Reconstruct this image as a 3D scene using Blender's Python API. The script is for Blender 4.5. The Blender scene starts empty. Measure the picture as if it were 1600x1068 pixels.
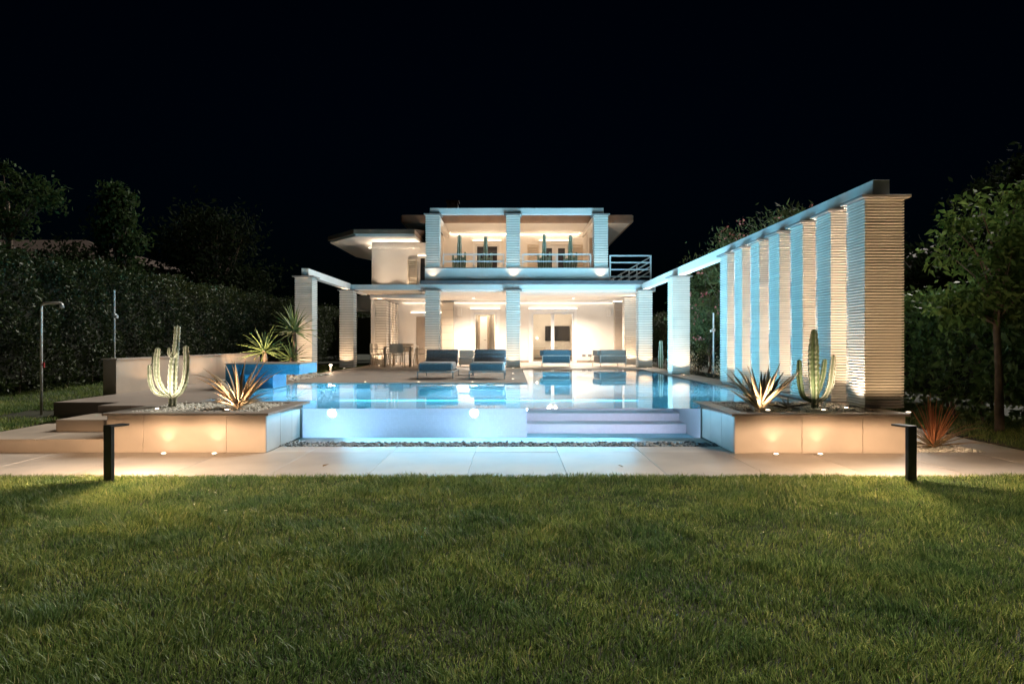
import bpy, bmesh, math, random
import numpy as np
from mathutils import Matrix, Vector

random.seed(7)
rng = np.random.default_rng(11)
SC = bpy.context.scene
COL = SC.collection
R = math.radians

# ------------------------------------------------------------------ camera
cam_d = bpy.data.cameras.new('camera')
cam_d.lens = 24.0
cam_d.sensor_width = 36.0
cam_d.clip_start = 0.05
cam_d.clip_end = 2000
cam = bpy.data.objects.new('camera', cam_d)
COL.objects.link(cam)
cam.location = (0, 0, 1.3)
cam.rotation_euler = (R(90), 0, 0)
SC.camera = cam

# ------------------------------------------------------------------ night sky and added fill sun
world = bpy.data.worlds.new('World')
SC.world = world
world.use_nodes = True
wn = world.node_tree
wn.nodes.clear()
w_out = wn.nodes.new('ShaderNodeOutputWorld')
w_bg = wn.nodes.new('ShaderNodeBackground')
w_sky = wn.nodes.new('ShaderNodeTexSky')
w_sky.sky_type = 'NISHITA'
w_sky.sun_disc = False
w_sky.sun_elevation = R(1.0)
w_sky.sun_rotation = R(180)
w_sky.ozone_density = 6.0
w_bg.inputs['Strength'].default_value = 0.00062
w_tint = wn.nodes.new('ShaderNodeVectorMath')
w_tint.operation = 'MULTIPLY'
w_tint.inputs[1].default_value = (0.40, 1.0, 0.80)
wn.links.new(w_sky.outputs[0], w_tint.inputs[0])
wn.links.new(w_tint.outputs[0], w_bg.inputs[0])
wn.links.new(w_bg.outputs[0], w_out.inputs[0])

fill_sun_d = bpy.data.lights.new('fill_sun', 'SUN')  # soft fill added for lawn and hedges; the night has no moon
fill_sun_d.energy = 0.66
fill_sun_d.angle = R(25)
fill_sun_d.color = (1.0, 0.95, 0.84)
fill_sun = bpy.data.objects.new('fill_sun', fill_sun_d)
COL.objects.link(fill_sun)
fill_sun.location = (0, -20, 40)
fill_sun.rotation_euler = Vector((-.50, -.58, -.64)).to_track_quat('-Z', 'Y').to_euler()

SC.view_settings.view_transform = 'Standard'
SC.view_settings.look = 'None'
SC.view_settings.exposure = 2.4
SC.view_settings.gamma = 1.0
SC.view_settings.use_curve_mapping = False

cy = SC.cycles
cy.use_denoising = True
cy.max_bounces = 10
cy.diffuse_bounces = 4
cy.glossy_bounces = 4
cy.transmission_bounces = 6
cy.transparent_max_bounces = 12
cy.caustics_reflective = False
cy.caustics_refractive = True
cy.sample_clamp_indirect = 4.0
cy.blur_glossy = 0.5
try:
    cy.use_light_tree = True
except Exception:
    pass

WARM = (1.0, 0.69, 0.43)
WARMW = (1.0, 0.78, 0.57)
POOLC = (1.0, 0.82, 0.96)

# ------------------------------------------------------------------ materials
MATS = {}

def mat(name, col, rough=0.6, nscale=4.0, namt=0.12, bump=0.0, bscale=60.0, metal=0.0, spec=0.5, detail=6.0):
    """procedural material: base colour broken up by noise, roughness variation, fine bump"""
    if name in MATS:
        return MATS[name]
    m = bpy.data.materials.new(name)
    m.use_nodes = True
    nt = m.node_tree
    b = nt.nodes['Principled BSDF']
    b.inputs['Roughness'].default_value = rough
    b.inputs['Metallic'].default_value = metal
    b.inputs['Specular IOR Level'].default_value = spec
    tc = nt.nodes.new('ShaderNodeTexCoord')
    n = nt.nodes.new('ShaderNodeTexNoise')
    n.inputs['Scale'].default_value = nscale
    n.inputs['Detail'].default_value = detail
    nt.links.new(tc.outputs['Object'], n.inputs['Vector'])
    mp = nt.nodes.new('ShaderNodeMapRange')
    mp.inputs[1].default_value = 0.3
    mp.inputs[2].default_value = 0.7
    mp.inputs[3].default_value = 1.0 - namt
    mp.inputs[4].default_value = 1.0 + namt * 0.6
    nt.links.new(n.outputs['Fac'], mp.inputs[0])
    vm = nt.nodes.new('ShaderNodeVectorMath')
    vm.operation = 'SCALE'
    vm.inputs[0].default_value = col
    nt.links.new(mp.outputs[0], vm.inputs['Scale'])
    nt.links.new(vm.outputs[0], b.inputs['Base Color'])
    mr = nt.nodes.new('ShaderNodeMapRange')
    mr.inputs[3].default_value = max(0.02, rough - 0.08)
    mr.inputs[4].default_value = min(1.0, rough + 0.08)
    nt.links.new(n.outputs['Fac'], mr.inputs[0])
    nt.links.new(mr.outputs[0], b.inputs['Roughness'])
    if bump > 0:
        n2 = nt.nodes.new('ShaderNodeTexNoise')
        n2.inputs['Scale'].default_value = bscale
        n2.inputs['Detail'].default_value = 4.0
        nt.links.new(tc.outputs['Object'], n2.inputs['Vector'])
        bp = nt.nodes.new('ShaderNodeBump')
        bp.inputs['Strength'].default_value = bump
        bp.inputs['Distance'].default_value = 0.01
        nt.links.new(n2.outputs['Fac'], bp.inputs['Height'])
        nt.links.new(bp.outputs[0], b.inputs['Normal'])
    MATS[name] = m
    return m

def emis(name, col, strength):
    if name in MATS:
        return MATS[name]
    m = bpy.data.materials.new(name)
    m.use_nodes = True
    nt = m.node_tree
    nt.nodes.clear()
    o = nt.nodes.new('ShaderNodeOutputMaterial')
    e = nt.nodes.new('ShaderNodeEmission')
    e.inputs[0].default_value = (*col, 1)
    e.inputs[1].default_value = strength
    nt.links.new(e.outputs[0], o.inputs[0])
    MATS[name] = m
    return m

def leafmat(name, c0, c1, rough=0.5, trans=0.25, spec=0.35):
    """foliage: colour varies from leaf to leaf, some light passes through"""
    m = bpy.data.materials.new(name)
    m.use_nodes = True
    nt = m.node_tree
    b = nt.nodes['Principled BSDF']
    b.inputs['Roughness'].default_value = rough
    b.inputs['Specular IOR Level'].default_value = spec
    g = nt.nodes.new('ShaderNodeNewGeometry')
    rmp = nt.nodes.new('ShaderNodeValToRGB')
    rmp.color_ramp.elements[0].color = (*c0, 1)
    rmp.color_ramp.elements[1].color = (*c1, 1)
    nt.links.new(g.outputs['Random Per Island'], rmp.inputs[0])
    nt.links.new(rmp.outputs[0], b.inputs['Base Color'])
    t = nt.nodes.new('ShaderNodeBsdfTranslucent')
    nt.links.new(rmp.outputs[0], t.inputs[0])
    mx = nt.nodes.new('ShaderNodeMixShader')
    mx.inputs[0].default_value = trans
    nt.links.new(b.outputs[0], mx.inputs[1])
    nt.links.new(t.outputs[0], mx.inputs[2])
    nt.links.new(mx.outputs[0], nt.nodes['Material Output'].inputs[0])
    MATS[name] = m
    return m

def glassmat(name, tint=(0.97, 0.98, 0.98), ior=1.45):
    """thin window pane: see-through with a Fresnel mirror"""
    m = bpy.data.materials.new(name)
    m.use_nodes = True
    nt = m.node_tree
    nt.nodes.clear()
    o = nt.nodes.new('ShaderNodeOutputMaterial')
    t = nt.nodes.new('ShaderNodeBsdfTransparent')
    t.inputs[0].default_value = (*tint, 1)
    g = nt.nodes.new('ShaderNodeBsdfGlossy')
    g.inputs['Roughness'].default_value = 0.02
    f = nt.nodes.new('ShaderNodeFresnel')
    f.inputs[0].default_value = ior
    mx = nt.nodes.new('ShaderNodeMixShader')
    nt.links.new(f.outputs[0], mx.inputs[0])
    nt.links.new(t.outputs[0], mx.inputs[1])
    nt.links.new(g.outputs[0], mx.inputs[2])
    nt.links.new(mx.outputs[0], o.inputs[0])
    MATS[name] = m
    return m

def watermat():
    m = bpy.data.materials.new('water')
    m.use_nodes = True
    nt = m.node_tree
    nt.nodes.clear()
    o = nt.nodes.new('ShaderNodeOutputMaterial')
    rf = nt.nodes.new('ShaderNodeBsdfRefraction')
    rf.inputs['Color'].default_value = (0.58, 0.92, 1.0, 1)
    rf.inputs['Roughness'].default_value = 0.0
    rf.inputs['IOR'].default_value = 1.333
    gl = nt.nodes.new('ShaderNodeBsdfGlossy')
    gl.inputs['Roughness'].default_value = 0.025
    fr = nt.nodes.new('ShaderNodeFresnel')
    fr.inputs[0].default_value = 1.333
    mx = nt.nodes.new('ShaderNodeMixShader')
    tc = nt.nodes.new('ShaderNodeTexCoord')
    mpn = nt.nodes.new('ShaderNodeMapping')
    mpn.inputs['Scale'].default_value = (1.0, 0.5, 1.0)
    ns = nt.nodes.new('ShaderNodeTexNoise')
    ns.inputs['Scale'].default_value = 2.2
    ns.inputs['Detail'].default_value = 3
    bp = nt.nodes.new('ShaderNodeBump')
    bp.inputs['Strength'].default_value = 0.05
    bp.inputs['Distance'].default_value = 0.012
    nt.links.new(tc.outputs['Object'], mpn.inputs[0])
    nt.links.new(mpn.outputs[0], ns.inputs['Vector'])
    nt.links.new(ns.outputs['Fac'], bp.inputs['Height'])
    for s in (rf, gl, fr):
        nt.links.new(bp.outputs[0], s.inputs['Normal'])
    nt.links.new(fr.outputs[0], mx.inputs[0])
    nt.links.new(rf.outputs[0], mx.inputs[1])
    nt.links.new(gl.outputs[0], mx.inputs[2])
    # a little milkiness: light from the lamps scattered towards the surface
    tl = nt.nodes.new('ShaderNodeBsdfTranslucent')
    tl.inputs[0].default_value = (0.18, 0.78, 0.95, 1)
    mk = nt.nodes.new('ShaderNodeMixShader')
    mk.inputs[0].default_value = 0.55
    nt.links.new(rf.outputs[0], mk.inputs[1])
    nt.links.new(tl.outputs[0], mk.inputs[2])
    nt.links.new(mk.outputs[0], mx.inputs[1])
    nt.links.new(mx.outputs[0], o.inputs[0])
    MATS['water'] = m
    return m

def tilemat(name, col, grout, sx, sy, rough=0.35, namt=0.1, mort=0.03):
    """small mosaic tiles with grout"""
    m = bpy.data.materials.new(name)
    m.use_nodes = True
    nt = m.node_tree
    b = nt.nodes['Principled BSDF']
    b.inputs['Roughness'].default_value = rough
    tc = nt.nodes.new('ShaderNodeTexCoord')
    sep = nt.nodes.new('ShaderNodeSeparateXYZ')
    nt.links.new(tc.outputs['Object'], sep.inputs[0])
    add = nt.nodes.new('ShaderNodeMath')
    add.operation = 'ADD'
    nt.links.new(sep.outputs[0], add.inputs[0])
    nt.links.new(sep.outputs[1], add.inputs[1])
    cmb = nt.nodes.new('ShaderNodeCombineXYZ')
    nt.links.new(add.outputs[0], cmb.inputs[0])
    nt.links.new(sep.outputs[2], cmb.inputs[1])
    br = nt.nodes.new('ShaderNodeTexBrick')
    br.offset = 0.0
    br.inputs['Scale'].default_value = 1.0
    br.inputs['Brick Width'].default_value = sx
    br.inputs['Row Height'].default_value = sy
    br.inputs['Mortar Size'].default_value = mort * min(sx, sy)
    br.inputs['Color1'].default_value = (*[c * (1 - namt) for c in col], 1)
    br.inputs['Color2'].default_value = (*[min(1, c * (1 + namt)) for c in col], 1)
    br.inputs['Mortar'].default_value = (*grout, 1)
    nt.links.new(cmb.outputs[0], br.inputs['Vector'])
    nt.links.new(br.outputs['Color'], b.inputs['Base Color'])
    MATS[name] = m
    return m

def deckmat():
    """large floor tiles too far away to part, thin joints in X and Y"""
    m = mat('deck_stone', (0.38, 0.31, 0.265), 0.55, 1.6, 0.16, 0.06, 90)
    nt = m.node_tree
    b = nt.nodes['Principled BSDF']
    tc = nt.nodes.new('ShaderNodeTexCoord')
    br = nt.nodes.new('ShaderNodeTexBrick')
    br.inputs['Scale'].default_value = 1.0
    br.inputs['Brick Width'].default_value = 1.2
    br.inputs['Row Height'].default_value = 0.6
    br.inputs['Mortar Size'].default_value = 0.004
    br.inputs['Color1'].default_value = (1, 1, 1, 1)
    br.inputs['Color2'].default_value = (0.9, 0.9, 0.9, 1)
    br.inputs['Mortar'].default_value = (0.5, 0.5, 0.5, 1)
    nt.links.new(tc.outputs['Object'], br.inputs['Vector'])
    mul = nt.nodes.new('ShaderNodeVectorMath')
    mul.operation = 'MULTIPLY'
    src = b.inputs['Base Color'].links[0].from_socket
    nt.links.new(src, mul.inputs[0])
    nt.links.new(br.outputs['Color'], mul.inputs[1])
    nt.links.new(mul.outputs[0], b.inputs['Base Color'])
    return m

M = {}
M['white'] = mat('white_paint', (0.78, 0.76, 0.73), 0.6, 2.0, 0.05, 0.03, 120)
M['slat'] = mat('slat_plaster', (0.76, 0.72, 0.66), 0.65, 3.0, 0.07, 0.05, 80)
def per_piece(m, amt):
    """each slat its own tone"""
    nt = m.node_tree
    b = nt.nodes['Principled BSDF']
    src = b.inputs['Base Color'].links[0].from_socket
    oi = nt.nodes.new('ShaderNodeObjectInfo')
    ge = nt.nodes.new('ShaderNodeNewGeometry')
    ad = nt.nodes.new('ShaderNodeMath'); ad.operation = 'ADD'
    nt.links.new(oi.outputs['Random'], ad.inputs[0]); nt.links.new(ge.outputs['Random Per Island'], ad.inputs[1])
    fr = nt.nodes.new('ShaderNodeMath'); fr.operation = 'FRACT'
    nt.links.new(ad.outputs[0], fr.inputs[0])
    mr = nt.nodes.new('ShaderNodeMapRange'); mr.inputs[3].default_value = 1 - amt; mr.inputs[4].default_value = 1 + amt * .4
    nt.links.new(fr.outputs[0], mr.inputs[0])
    vm = nt.nodes.new('ShaderNodeVectorMath'); vm.operation = 'SCALE'
    nt.links.new(src, vm.inputs[0]); nt.links.new(mr.outputs[0], vm.inputs['Scale'])
    nt.links.new(vm.outputs[0], b.inputs['Base Color'])
per_piece(M['slat'], .09)
M['core'] = mat('column_core', (0.50, 0.46, 0.41), 0.8, 3.0, 0.08)  # darker than the slats: shade of the gaps put into the colour
M['wall'] = mat('wall_plaster', (0.74, 0.70, 0.65), 0.8, 1.2, 0.06, 0.08, 150)
M['stone'] = mat('beige_stone', (0.50, 0.405, 0.325), 0.5, 1.1, 0.22, 0.06, 70, detail=9)
M['paver'] = mat('pale_paver', (0.54, 0.47, 0.41), 0.45, 1.1, 0.26, 0.06, 60, detail=9)
per_piece(M['paver'], .12)
M['grout'] = mat('grout', (0.40, 0.35, 0.31), 0.9)
M['coping'] = mat('dark_coping', (0.35, 0.295, 0.255), 0.5, 3.0, 0.15, 0.05, 80)
M['deck'] = deckmat()
M['cap'] = mat('cap_metal', (0.25, 0.24, 0.235), 0.45, 5.0, 0.1)
M['slab'] = mat('slab_edge', (0.13, 0.13, 0.14), 0.45, 4.0, 0.15)
M['fascia'] = mat('brown_gutter', (0.28, 0.185, 0.13), 0.4, 3.0, 0.2)
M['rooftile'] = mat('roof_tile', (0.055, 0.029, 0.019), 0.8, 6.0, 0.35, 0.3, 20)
M['metalw'] = mat('white_metal', (0.72, 0.72, 0.72), 0.35, 6, 0.05)
M['metalg'] = mat('grey_metal', (0.42, 0.43, 0.45), 0.35, 8, 0.1, metal=0.5)
M['black'] = mat('black_metal', (0.022, 0.023, 0.026), 0.45, 8, 0.2)
M['steel'] = mat('steel', (0.62, 0.58, 0.53), 0.35, 10, 0.1, metal=0.25)
M['fab_dark'] = mat('charcoal_fabric', (0.30, 0.275, 0.285), 0.9, 30, 0.2, 0.3, 400)
M['fab_mid'] = mat('grey_fabric', (0.44, 0.43, 0.44), 0.9, 30, 0.15, 0.3, 400)
M['fab_blue'] = mat('slate_pool_lit_fabric', (0.15, 0.235, 0.29), 0.9, 30, 0.15, 0.3, 400)  # bluish tone also carries the pool light on the lounger fronts
M['fab_taupe'] = mat('taupe_fabric', (0.36, 0.33, 0.30), 0.9, 30, 0.15, 0.3, 400)
M['fab_white'] = mat('white_fabric', (0.70, 0.66, 0.60), 0.9, 30, 0.1, 0.3, 400)
M['sand'] = mat('sand_metal', (0.50, 0.42, 0.33), 0.5, 8, 0.08)
M['shutter'] = mat('shutter_paint', (0.62, 0.53, 0.42), 0.6, 5, 0.06)
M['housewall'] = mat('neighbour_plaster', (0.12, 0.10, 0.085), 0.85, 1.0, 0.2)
M['taupe'] = mat('taupe_panel', (0.34, 0.27, 0.21), 0.6, 5, 0.1)
M['pool'] = tilemat('pool_mosaic', (0.78, 0.80, 0.88), (0.70, 0.74, 0.83), 0.05, 0.05, 0.5, 0.03, 0.04)
M['poolfloor'] = tilemat('pool_floor_mosaic', (0.38, 0.70, 0.80), (0.34, 0.66, 0.77), 0.05, 0.05, 0.5, 0.04, 0.04)
M['bluetile'] = tilemat('blue_mosaic', (0.07, 0.28, 0.44), (0.11, 0.33, 0.47), 0.025, 0.025, 0.25, 0.2, 0.1)
M['water'] = watermat()
M['waterfront'] = glassmat('water_front', (0.95, 0.98, 1.0), 1.33)
M['acrylic'] = glassmat('acrylic', (0.96, 0.98, 1.0), 1.3)
M['pane'] = glassmat('window_pane', (0.93, 0.94, 0.94), 1.5)
M['darkpane'] = mat('dark_pane', (0.05, 0.05, 0.055), 0.08, 2, 0.1, spec=0.8)
M['soil'] = mat('soil', (0.035, 0.035, 0.018), 0.95, 3, 0.3, 0.4, 20)
M['earth'] = mat('earth', (0.03, 0.032, 0.02), 0.95, 1, 0.3)
M['pebble'] = leafmat('pebble', (0.13, 0.16, 0.19), (0.38, 0.43, 0.46), 0.5, 0.0)
M['gravelw'] = leafmat('white_gravel', (0.58, 0.53, 0.45), (0.86, 0.82, 0.74), 0.7, 0.0)
M['bark'] = mat('bark', (0.17, 0.12, 0.085), 0.9, 12, 0.3, 0.6, 40)
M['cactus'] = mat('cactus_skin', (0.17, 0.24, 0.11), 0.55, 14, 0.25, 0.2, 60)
M['cactuslit'] = mat('cactus_skin_lit', (0.36, 0.40, 0.26), 0.6, 14, 0.2, 0.2, 60)  # paler copy of the skin, lamp light on the lit arms put into the colour
M['rib'] = mat('cactus_rib', (0.74, 0.72, 0.58), 0.8, 20, 0.2)
M['agave'] = leafmat('agave_leaf', (0.42, 0.26, 0.14), (0.58, 0.42, 0.26), 0.5, 0.1)
M['aloe'] = leafmat('aloe_leaf', (0.40, 0.30, 0.20), (0.60, 0.50, 0.36), 0.45, 0.05)
M['aloeg'] = leafmat('aloe_dark_leaf', (0.10, 0.10, 0.055), (0.22, 0.17, 0.10), 0.45, 0.05)
M['cordy'] = leafmat('cordyline_leaf', (0.45, 0.15, 0.06), (0.75, 0.33, 0.15), 0.45, 0.2)
M['cordyo'] = leafmat('cordyline_old_leaf', (0.24, 0.14, 0.06), (0.38, 0.26, 0.12), 0.55, 0.2)
M['yucca'] = leafmat('yucca_leaf', (0.10, 0.19, 0.06), (0.30, 0.38, 0.14), 0.4, 0.2)
M['hedge'] = leafmat('hedge_leaf', (0.012, 0.025, 0.008), (0.065, 0.085, 0.030), 0.5, 0.2, 0.3)
M['hedger'] = leafmat('laurel_leaf', (0.045, 0.095, 0.020), (0.16, 0.24, 0.07), 0.42, 0.25, 0.4)
M['treeleaf'] = leafmat('tree_leaf', (0.018, 0.034, 0.010), (0.055, 0.085, 0.027), 0.7, 0.3, 0.1)
M['treeg'] = leafmat('young_tree_leaf', (0.05, 0.10, 0.02), (0.14, 0.21, 0.06), 0.6, 0.35, 0.12)
M['darkleaf'] = leafmat('far_leaf', (0.006, 0.010, 0.004), (0.020, 0.029, 0.012), 0.8, 0.3, 0.04)
M['oleander'] = leafmat('oleander_leaf', (0.04, 0.055, 0.02), (0.13, 0.15, 0.055), 0.6, 0.25, 0.15)
M['flower'] = leafmat('oleander_flower', (0.50, 0.10, 0.10), (0.72, 0.28, 0.26), 0.7, 0.3)
M['grass'] = leafmat('grass_blade', (0.045, 0.11, 0.025), (0.40, 0.48, 0.18), 0.45, 0.45, 0.4)
def patchy(m):
    """yellower, thinner and greener patches in the turf, some straw blades"""
    nt = m.node_tree
    rmp = [q for q in nt.nodes if q.type == 'VALTORGB'][0]
    e = rmp.color_ramp.elements.new(.93); e.color = (0.36, 0.44, 0.16, 1)
    rmp.color_ramp.elements[-1].color = (0.62, 0.54, 0.28, 1)
    tc = nt.nodes.new('ShaderNodeTexCoord')
    ns = nt.nodes.new('ShaderNodeTexNoise'); ns.inputs['Scale'].default_value = 1.7; ns.inputs['Detail'].default_value = 5
    nt.links.new(tc.outputs['Object'], ns.inputs['Vector'])
    r2 = nt.nodes.new('ShaderNodeValToRGB')
    r2.color_ramp.elements[0].position = .35; r2.color_ramp.elements[0].color = (.55, .68, .62, 1)
    r2.color_ramp.elements[1].position = .65; r2.color_ramp.elements[1].color = (1.2, 1.1, .85, 1)
    nt.links.new(ns.outputs['Fac'], r2.inputs[0])
    mu = nt.nodes.new('ShaderNodeVectorMath'); mu.operation = 'MULTIPLY'
    outs = [l.to_socket for l in rmp.outputs[0].links]
    nt.links.new(rmp.outputs[0], mu.inputs[0]); nt.links.new(r2.outputs[0], mu.inputs[1])
    for t in outs:
        nt.links.new(mu.outputs[0], t)
patchy(M['grass'])
M['silver'] = leafmat('pale_shrub_leaf', (0.30, 0.30, 0.20), (0.55, 0.52, 0.38), 0.6, 0.2)
M['glow'] = emis('lamp_lens', WARMW, 4.0)
M['strip'] = emis('cove_strip', WARMW, 2.4)
M['stripsoft'] = emis('eave_strip', WARMW, 0.35)
M['striplow'] = emis('lintel_strip', WARMW, 1.8)
M['poollamp'] = emis('pool_lamp_lens', (0.85, 0.95, 1.0), 40.0)
M['bulb'] = emis('lamp_bulb', WARMW, 2.0)

# ------------------------------------------------------------------ helpers
class MB:
    """collects simple solids, then links them as one mesh object"""
    def __init__(s):
        s.v, s.f = [], []
    def box(s, x0, x1, y0, y1, z0, z1):
        n = len(s.v)
        s.v += [(x0, y0, z0), (x1, y0, z0), (x1, y1, z0), (x0, y1, z0),
                (x0, y0, z1), (x1, y0, z1), (x1, y1, z1), (x0, y1, z1)]
        s.f += [tuple(n + i for i in q) for q in
                ((0, 3, 2, 1), (4, 5, 6, 7), (0, 1, 5, 4), (1, 2, 6, 5), (2, 3, 7, 6), (3, 0, 4, 7))]
        return s
    def prism(s, pts, z0, z1):
        n = len(s.v); k = len(pts)
        s.v += [(p[0], p[1], z0) for p in pts] + [(p[0], p[1], z1) for p in pts]
        s.f.append(tuple(n + i for i in reversed(range(k))))
        s.f.append(tuple(n + k + i for i in range(k)))
        for i in range(k):
            j = (i + 1) % k
            s.f.append((n + i, n + j, n + k + j, n + k + i))
        return s
    def poly(s, pts):
        n = len(s.v)
        s.v += list(pts)
        s.f.append(tuple(range(n, n + len(pts))))
        return s
    def tube(s, pts, rad, k=8, cap=True):
        pts = [Vector(p) for p in pts]
        if not hasattr(rad, '__len__'):
            rad = [rad] * len(pts)
        n = len(s.v)
        up = Vector((0.03, 0.05, 1.0))
        for i, p in enumerate(pts):
            d = (pts[min(i + 1, len(pts) - 1)] - pts[max(i - 1, 0)]).normalized()
            a = d.cross(up)
            if a.length < 0.05:
                a = d.cross(Vector((1, 0, 0)))
            a.normalize()
            b = d.cross(a).normalized()
            for j in range(k):
                t = 2 * math.pi * j / k
                s.v.append(tuple(p + (a * math.cos(t) + b * math.sin(t)) * rad[i]))
        for i in range(len(pts) - 1):
            for j in range(k):
                j2 = (j + 1) % k
                s.f.append((n + i * k + j, n + i * k + j2, n + (i + 1) * k + j2, n + (i + 1) * k + j))
        if cap:
            s.f.append(tuple(n + j for j in reversed(range(k))))
            s.f.append(tuple(n + (len(pts) - 1) * k + j for j in range(k)))
        return s
    def bar(s, p, q, w, h=None):
        """rectangular bar from p to q"""
        h = h or w
        p, q = Vector(p), Vector(q)
        d = (q - p).normalized()
        a = d.cross(Vector((0, 0, 1)))
        if a.length < 0.05:
            a = Vector((1, 0, 0))
        a.normalize()
        b = a.cross(d).normalized()
        n = len(s.v)
        for c in (p, q):
            for (i, j) in ((-1, -1), (1, -1), (1, 1), (-1, 1)):
                s.v.append(tuple(c + a * i * w / 2 + b * j * h / 2))
        s.f += [tuple(n + i for i in q4) for q4 in
                ((0, 1, 2, 3), (7, 6, 5, 4), (0, 4, 5, 1), (1, 5, 6, 2), (2, 6, 7, 3), (3, 7, 4, 0))]
        return s
    def disc(s, c, r, h, k=16):
        pts = [(c[0] + r * math.cos(2 * math.pi * i / k), c[1] + r * math.sin(2 * math.pi * i / k)) for i in range(k)]
        return s.prism(pts, c[2], c[2] + h)
    def mesh(s, name):
        me = bpy.data.meshes.new(name)
        me.from_pydata(s.v, [], s.f)
        me.update()
        return me
    def build(s, name, m, parent=None, bevel=0.0, smooth=False, seg=2):
        me = s.mesh(name)
        bm = bmesh.new(); bm.from_mesh(me)
        bmesh.ops.recalc_face_normals(bm, faces=bm.faces)
        bm.to_mesh(me); bm.free()
        me.materials.append(M[m])
        if smooth:
            me.polygons.foreach_set('use_smooth', [True] * len(me.polygons))
        o = bpy.data.objects.new(name, me)
        COL.objects.link(o)
        if bevel > 0:
            b = o.modifiers.new('bevel', 'BEVEL')
            b.width = bevel; b.segments = seg; b.limit_method = 'ANGLE'
        if parent is not None:
            attach(o, parent)
        return o

def attach(o, parent):
    """parent without moving: meshes are written in world coordinates"""
    o.parent = parent
    t = Vector((0, 0, 0))
    p = parent
    while p is not None:
        if p.parent is None:
            t = p.location.copy()
        p = p.parent
    if parent.parent is None:
        o.matrix_parent_inverse = Matrix.Translation(-t)

def tag(o, label=None, cat=None, group=None, kind=None):
    if label: o['label'] = label
    if cat: o['category'] = cat
    if group: o['group'] = group
    if kind: o['kind'] = kind
    return o

def empty(name, loc, label=None, cat=None, group=None):
    o = bpy.data.objects.new(name, None)
    o.empty_display_size = 0.2
    o.location = loc
    COL.objects.link(o)
    return tag(o, label, cat, group)

def struct(o):
    o['kind'] = 'structure'
    return o

def np_mesh(name, verts, faces, m, parent=None, smooth=False):
    verts = np.asarray(verts, dtype=np.float32).reshape(-1, 3)
    faces = np.asarray(faces, dtype=np.int32)
    k = faces.shape[1]
    me = bpy.data.meshes.new(name)
    me.vertices.add(len(verts))
    me.vertices.foreach_set('co', verts.ravel())
    me.loops.add(faces.size)
    me.loops.foreach_set('vertex_index', faces.ravel())
    me.polygons.add(len(faces))
    me.polygons.foreach_set('loop_start', np.arange(0, faces.size, k, dtype=np.int32))
    me.polygons.foreach_set('loop_total', np.full(len(faces), k, dtype=np.int32))
    if smooth:
        me.polygons.foreach_set('use_smooth', np.ones(len(faces), dtype=bool))
    me.update(calc_edges=True)
    me.materials.append(M[m])
    o = bpy.data.objects.new(name, me)
    COL.objects.link(o)
    if parent is not None:
        attach(o, parent)
    return o

def unit(a):
    return a / np.maximum(np.linalg.norm(a, axis=1, keepdims=True), 1e-6)

def leaf_arrays(p, size, ratio=0.45, bias=(0, 0, 0), droop=0.0):
    """folded diamond leaves at points p; returns verts, quads"""
    n = len(p)
    d = unit(rng.normal(size=(n, 3)) + np.asarray(bias))
    a = rng.normal(size=(n, 3))
    s = unit(np.cross(d, a))
    up = unit(np.cross(s, d))
    L = (size * rng.uniform(0.7, 1.3, n))[:, None]
    W = L * ratio * 0.5
    mid = p + d * L * 0.45
    v = np.empty((n, 4, 3))
    v[:, 0] = p
    v[:, 1] = mid + s * W + up * W * 0.35
    v[:, 2] = p + d * L - np.array([0, 0, 1.0]) * L * droop
    v[:, 3] = mid - s * W + up * W * 0.35
    i = np.arange(n)[:, None] * 4
    f = np.concatenate([i + np.array([[0, 1, 2]]), i + np.array([[0, 2, 3]])])
    return v.reshape(-1, 3), f

def leaves(name, p, size, m, parent=None, ratio=0.45, bias=(0, 0, 0), droop=0.0):
    v, f = leaf_arrays(np.asarray(p), size, ratio, bias, droop)
    return np_mesh(name, v, f, m, parent)

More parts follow.
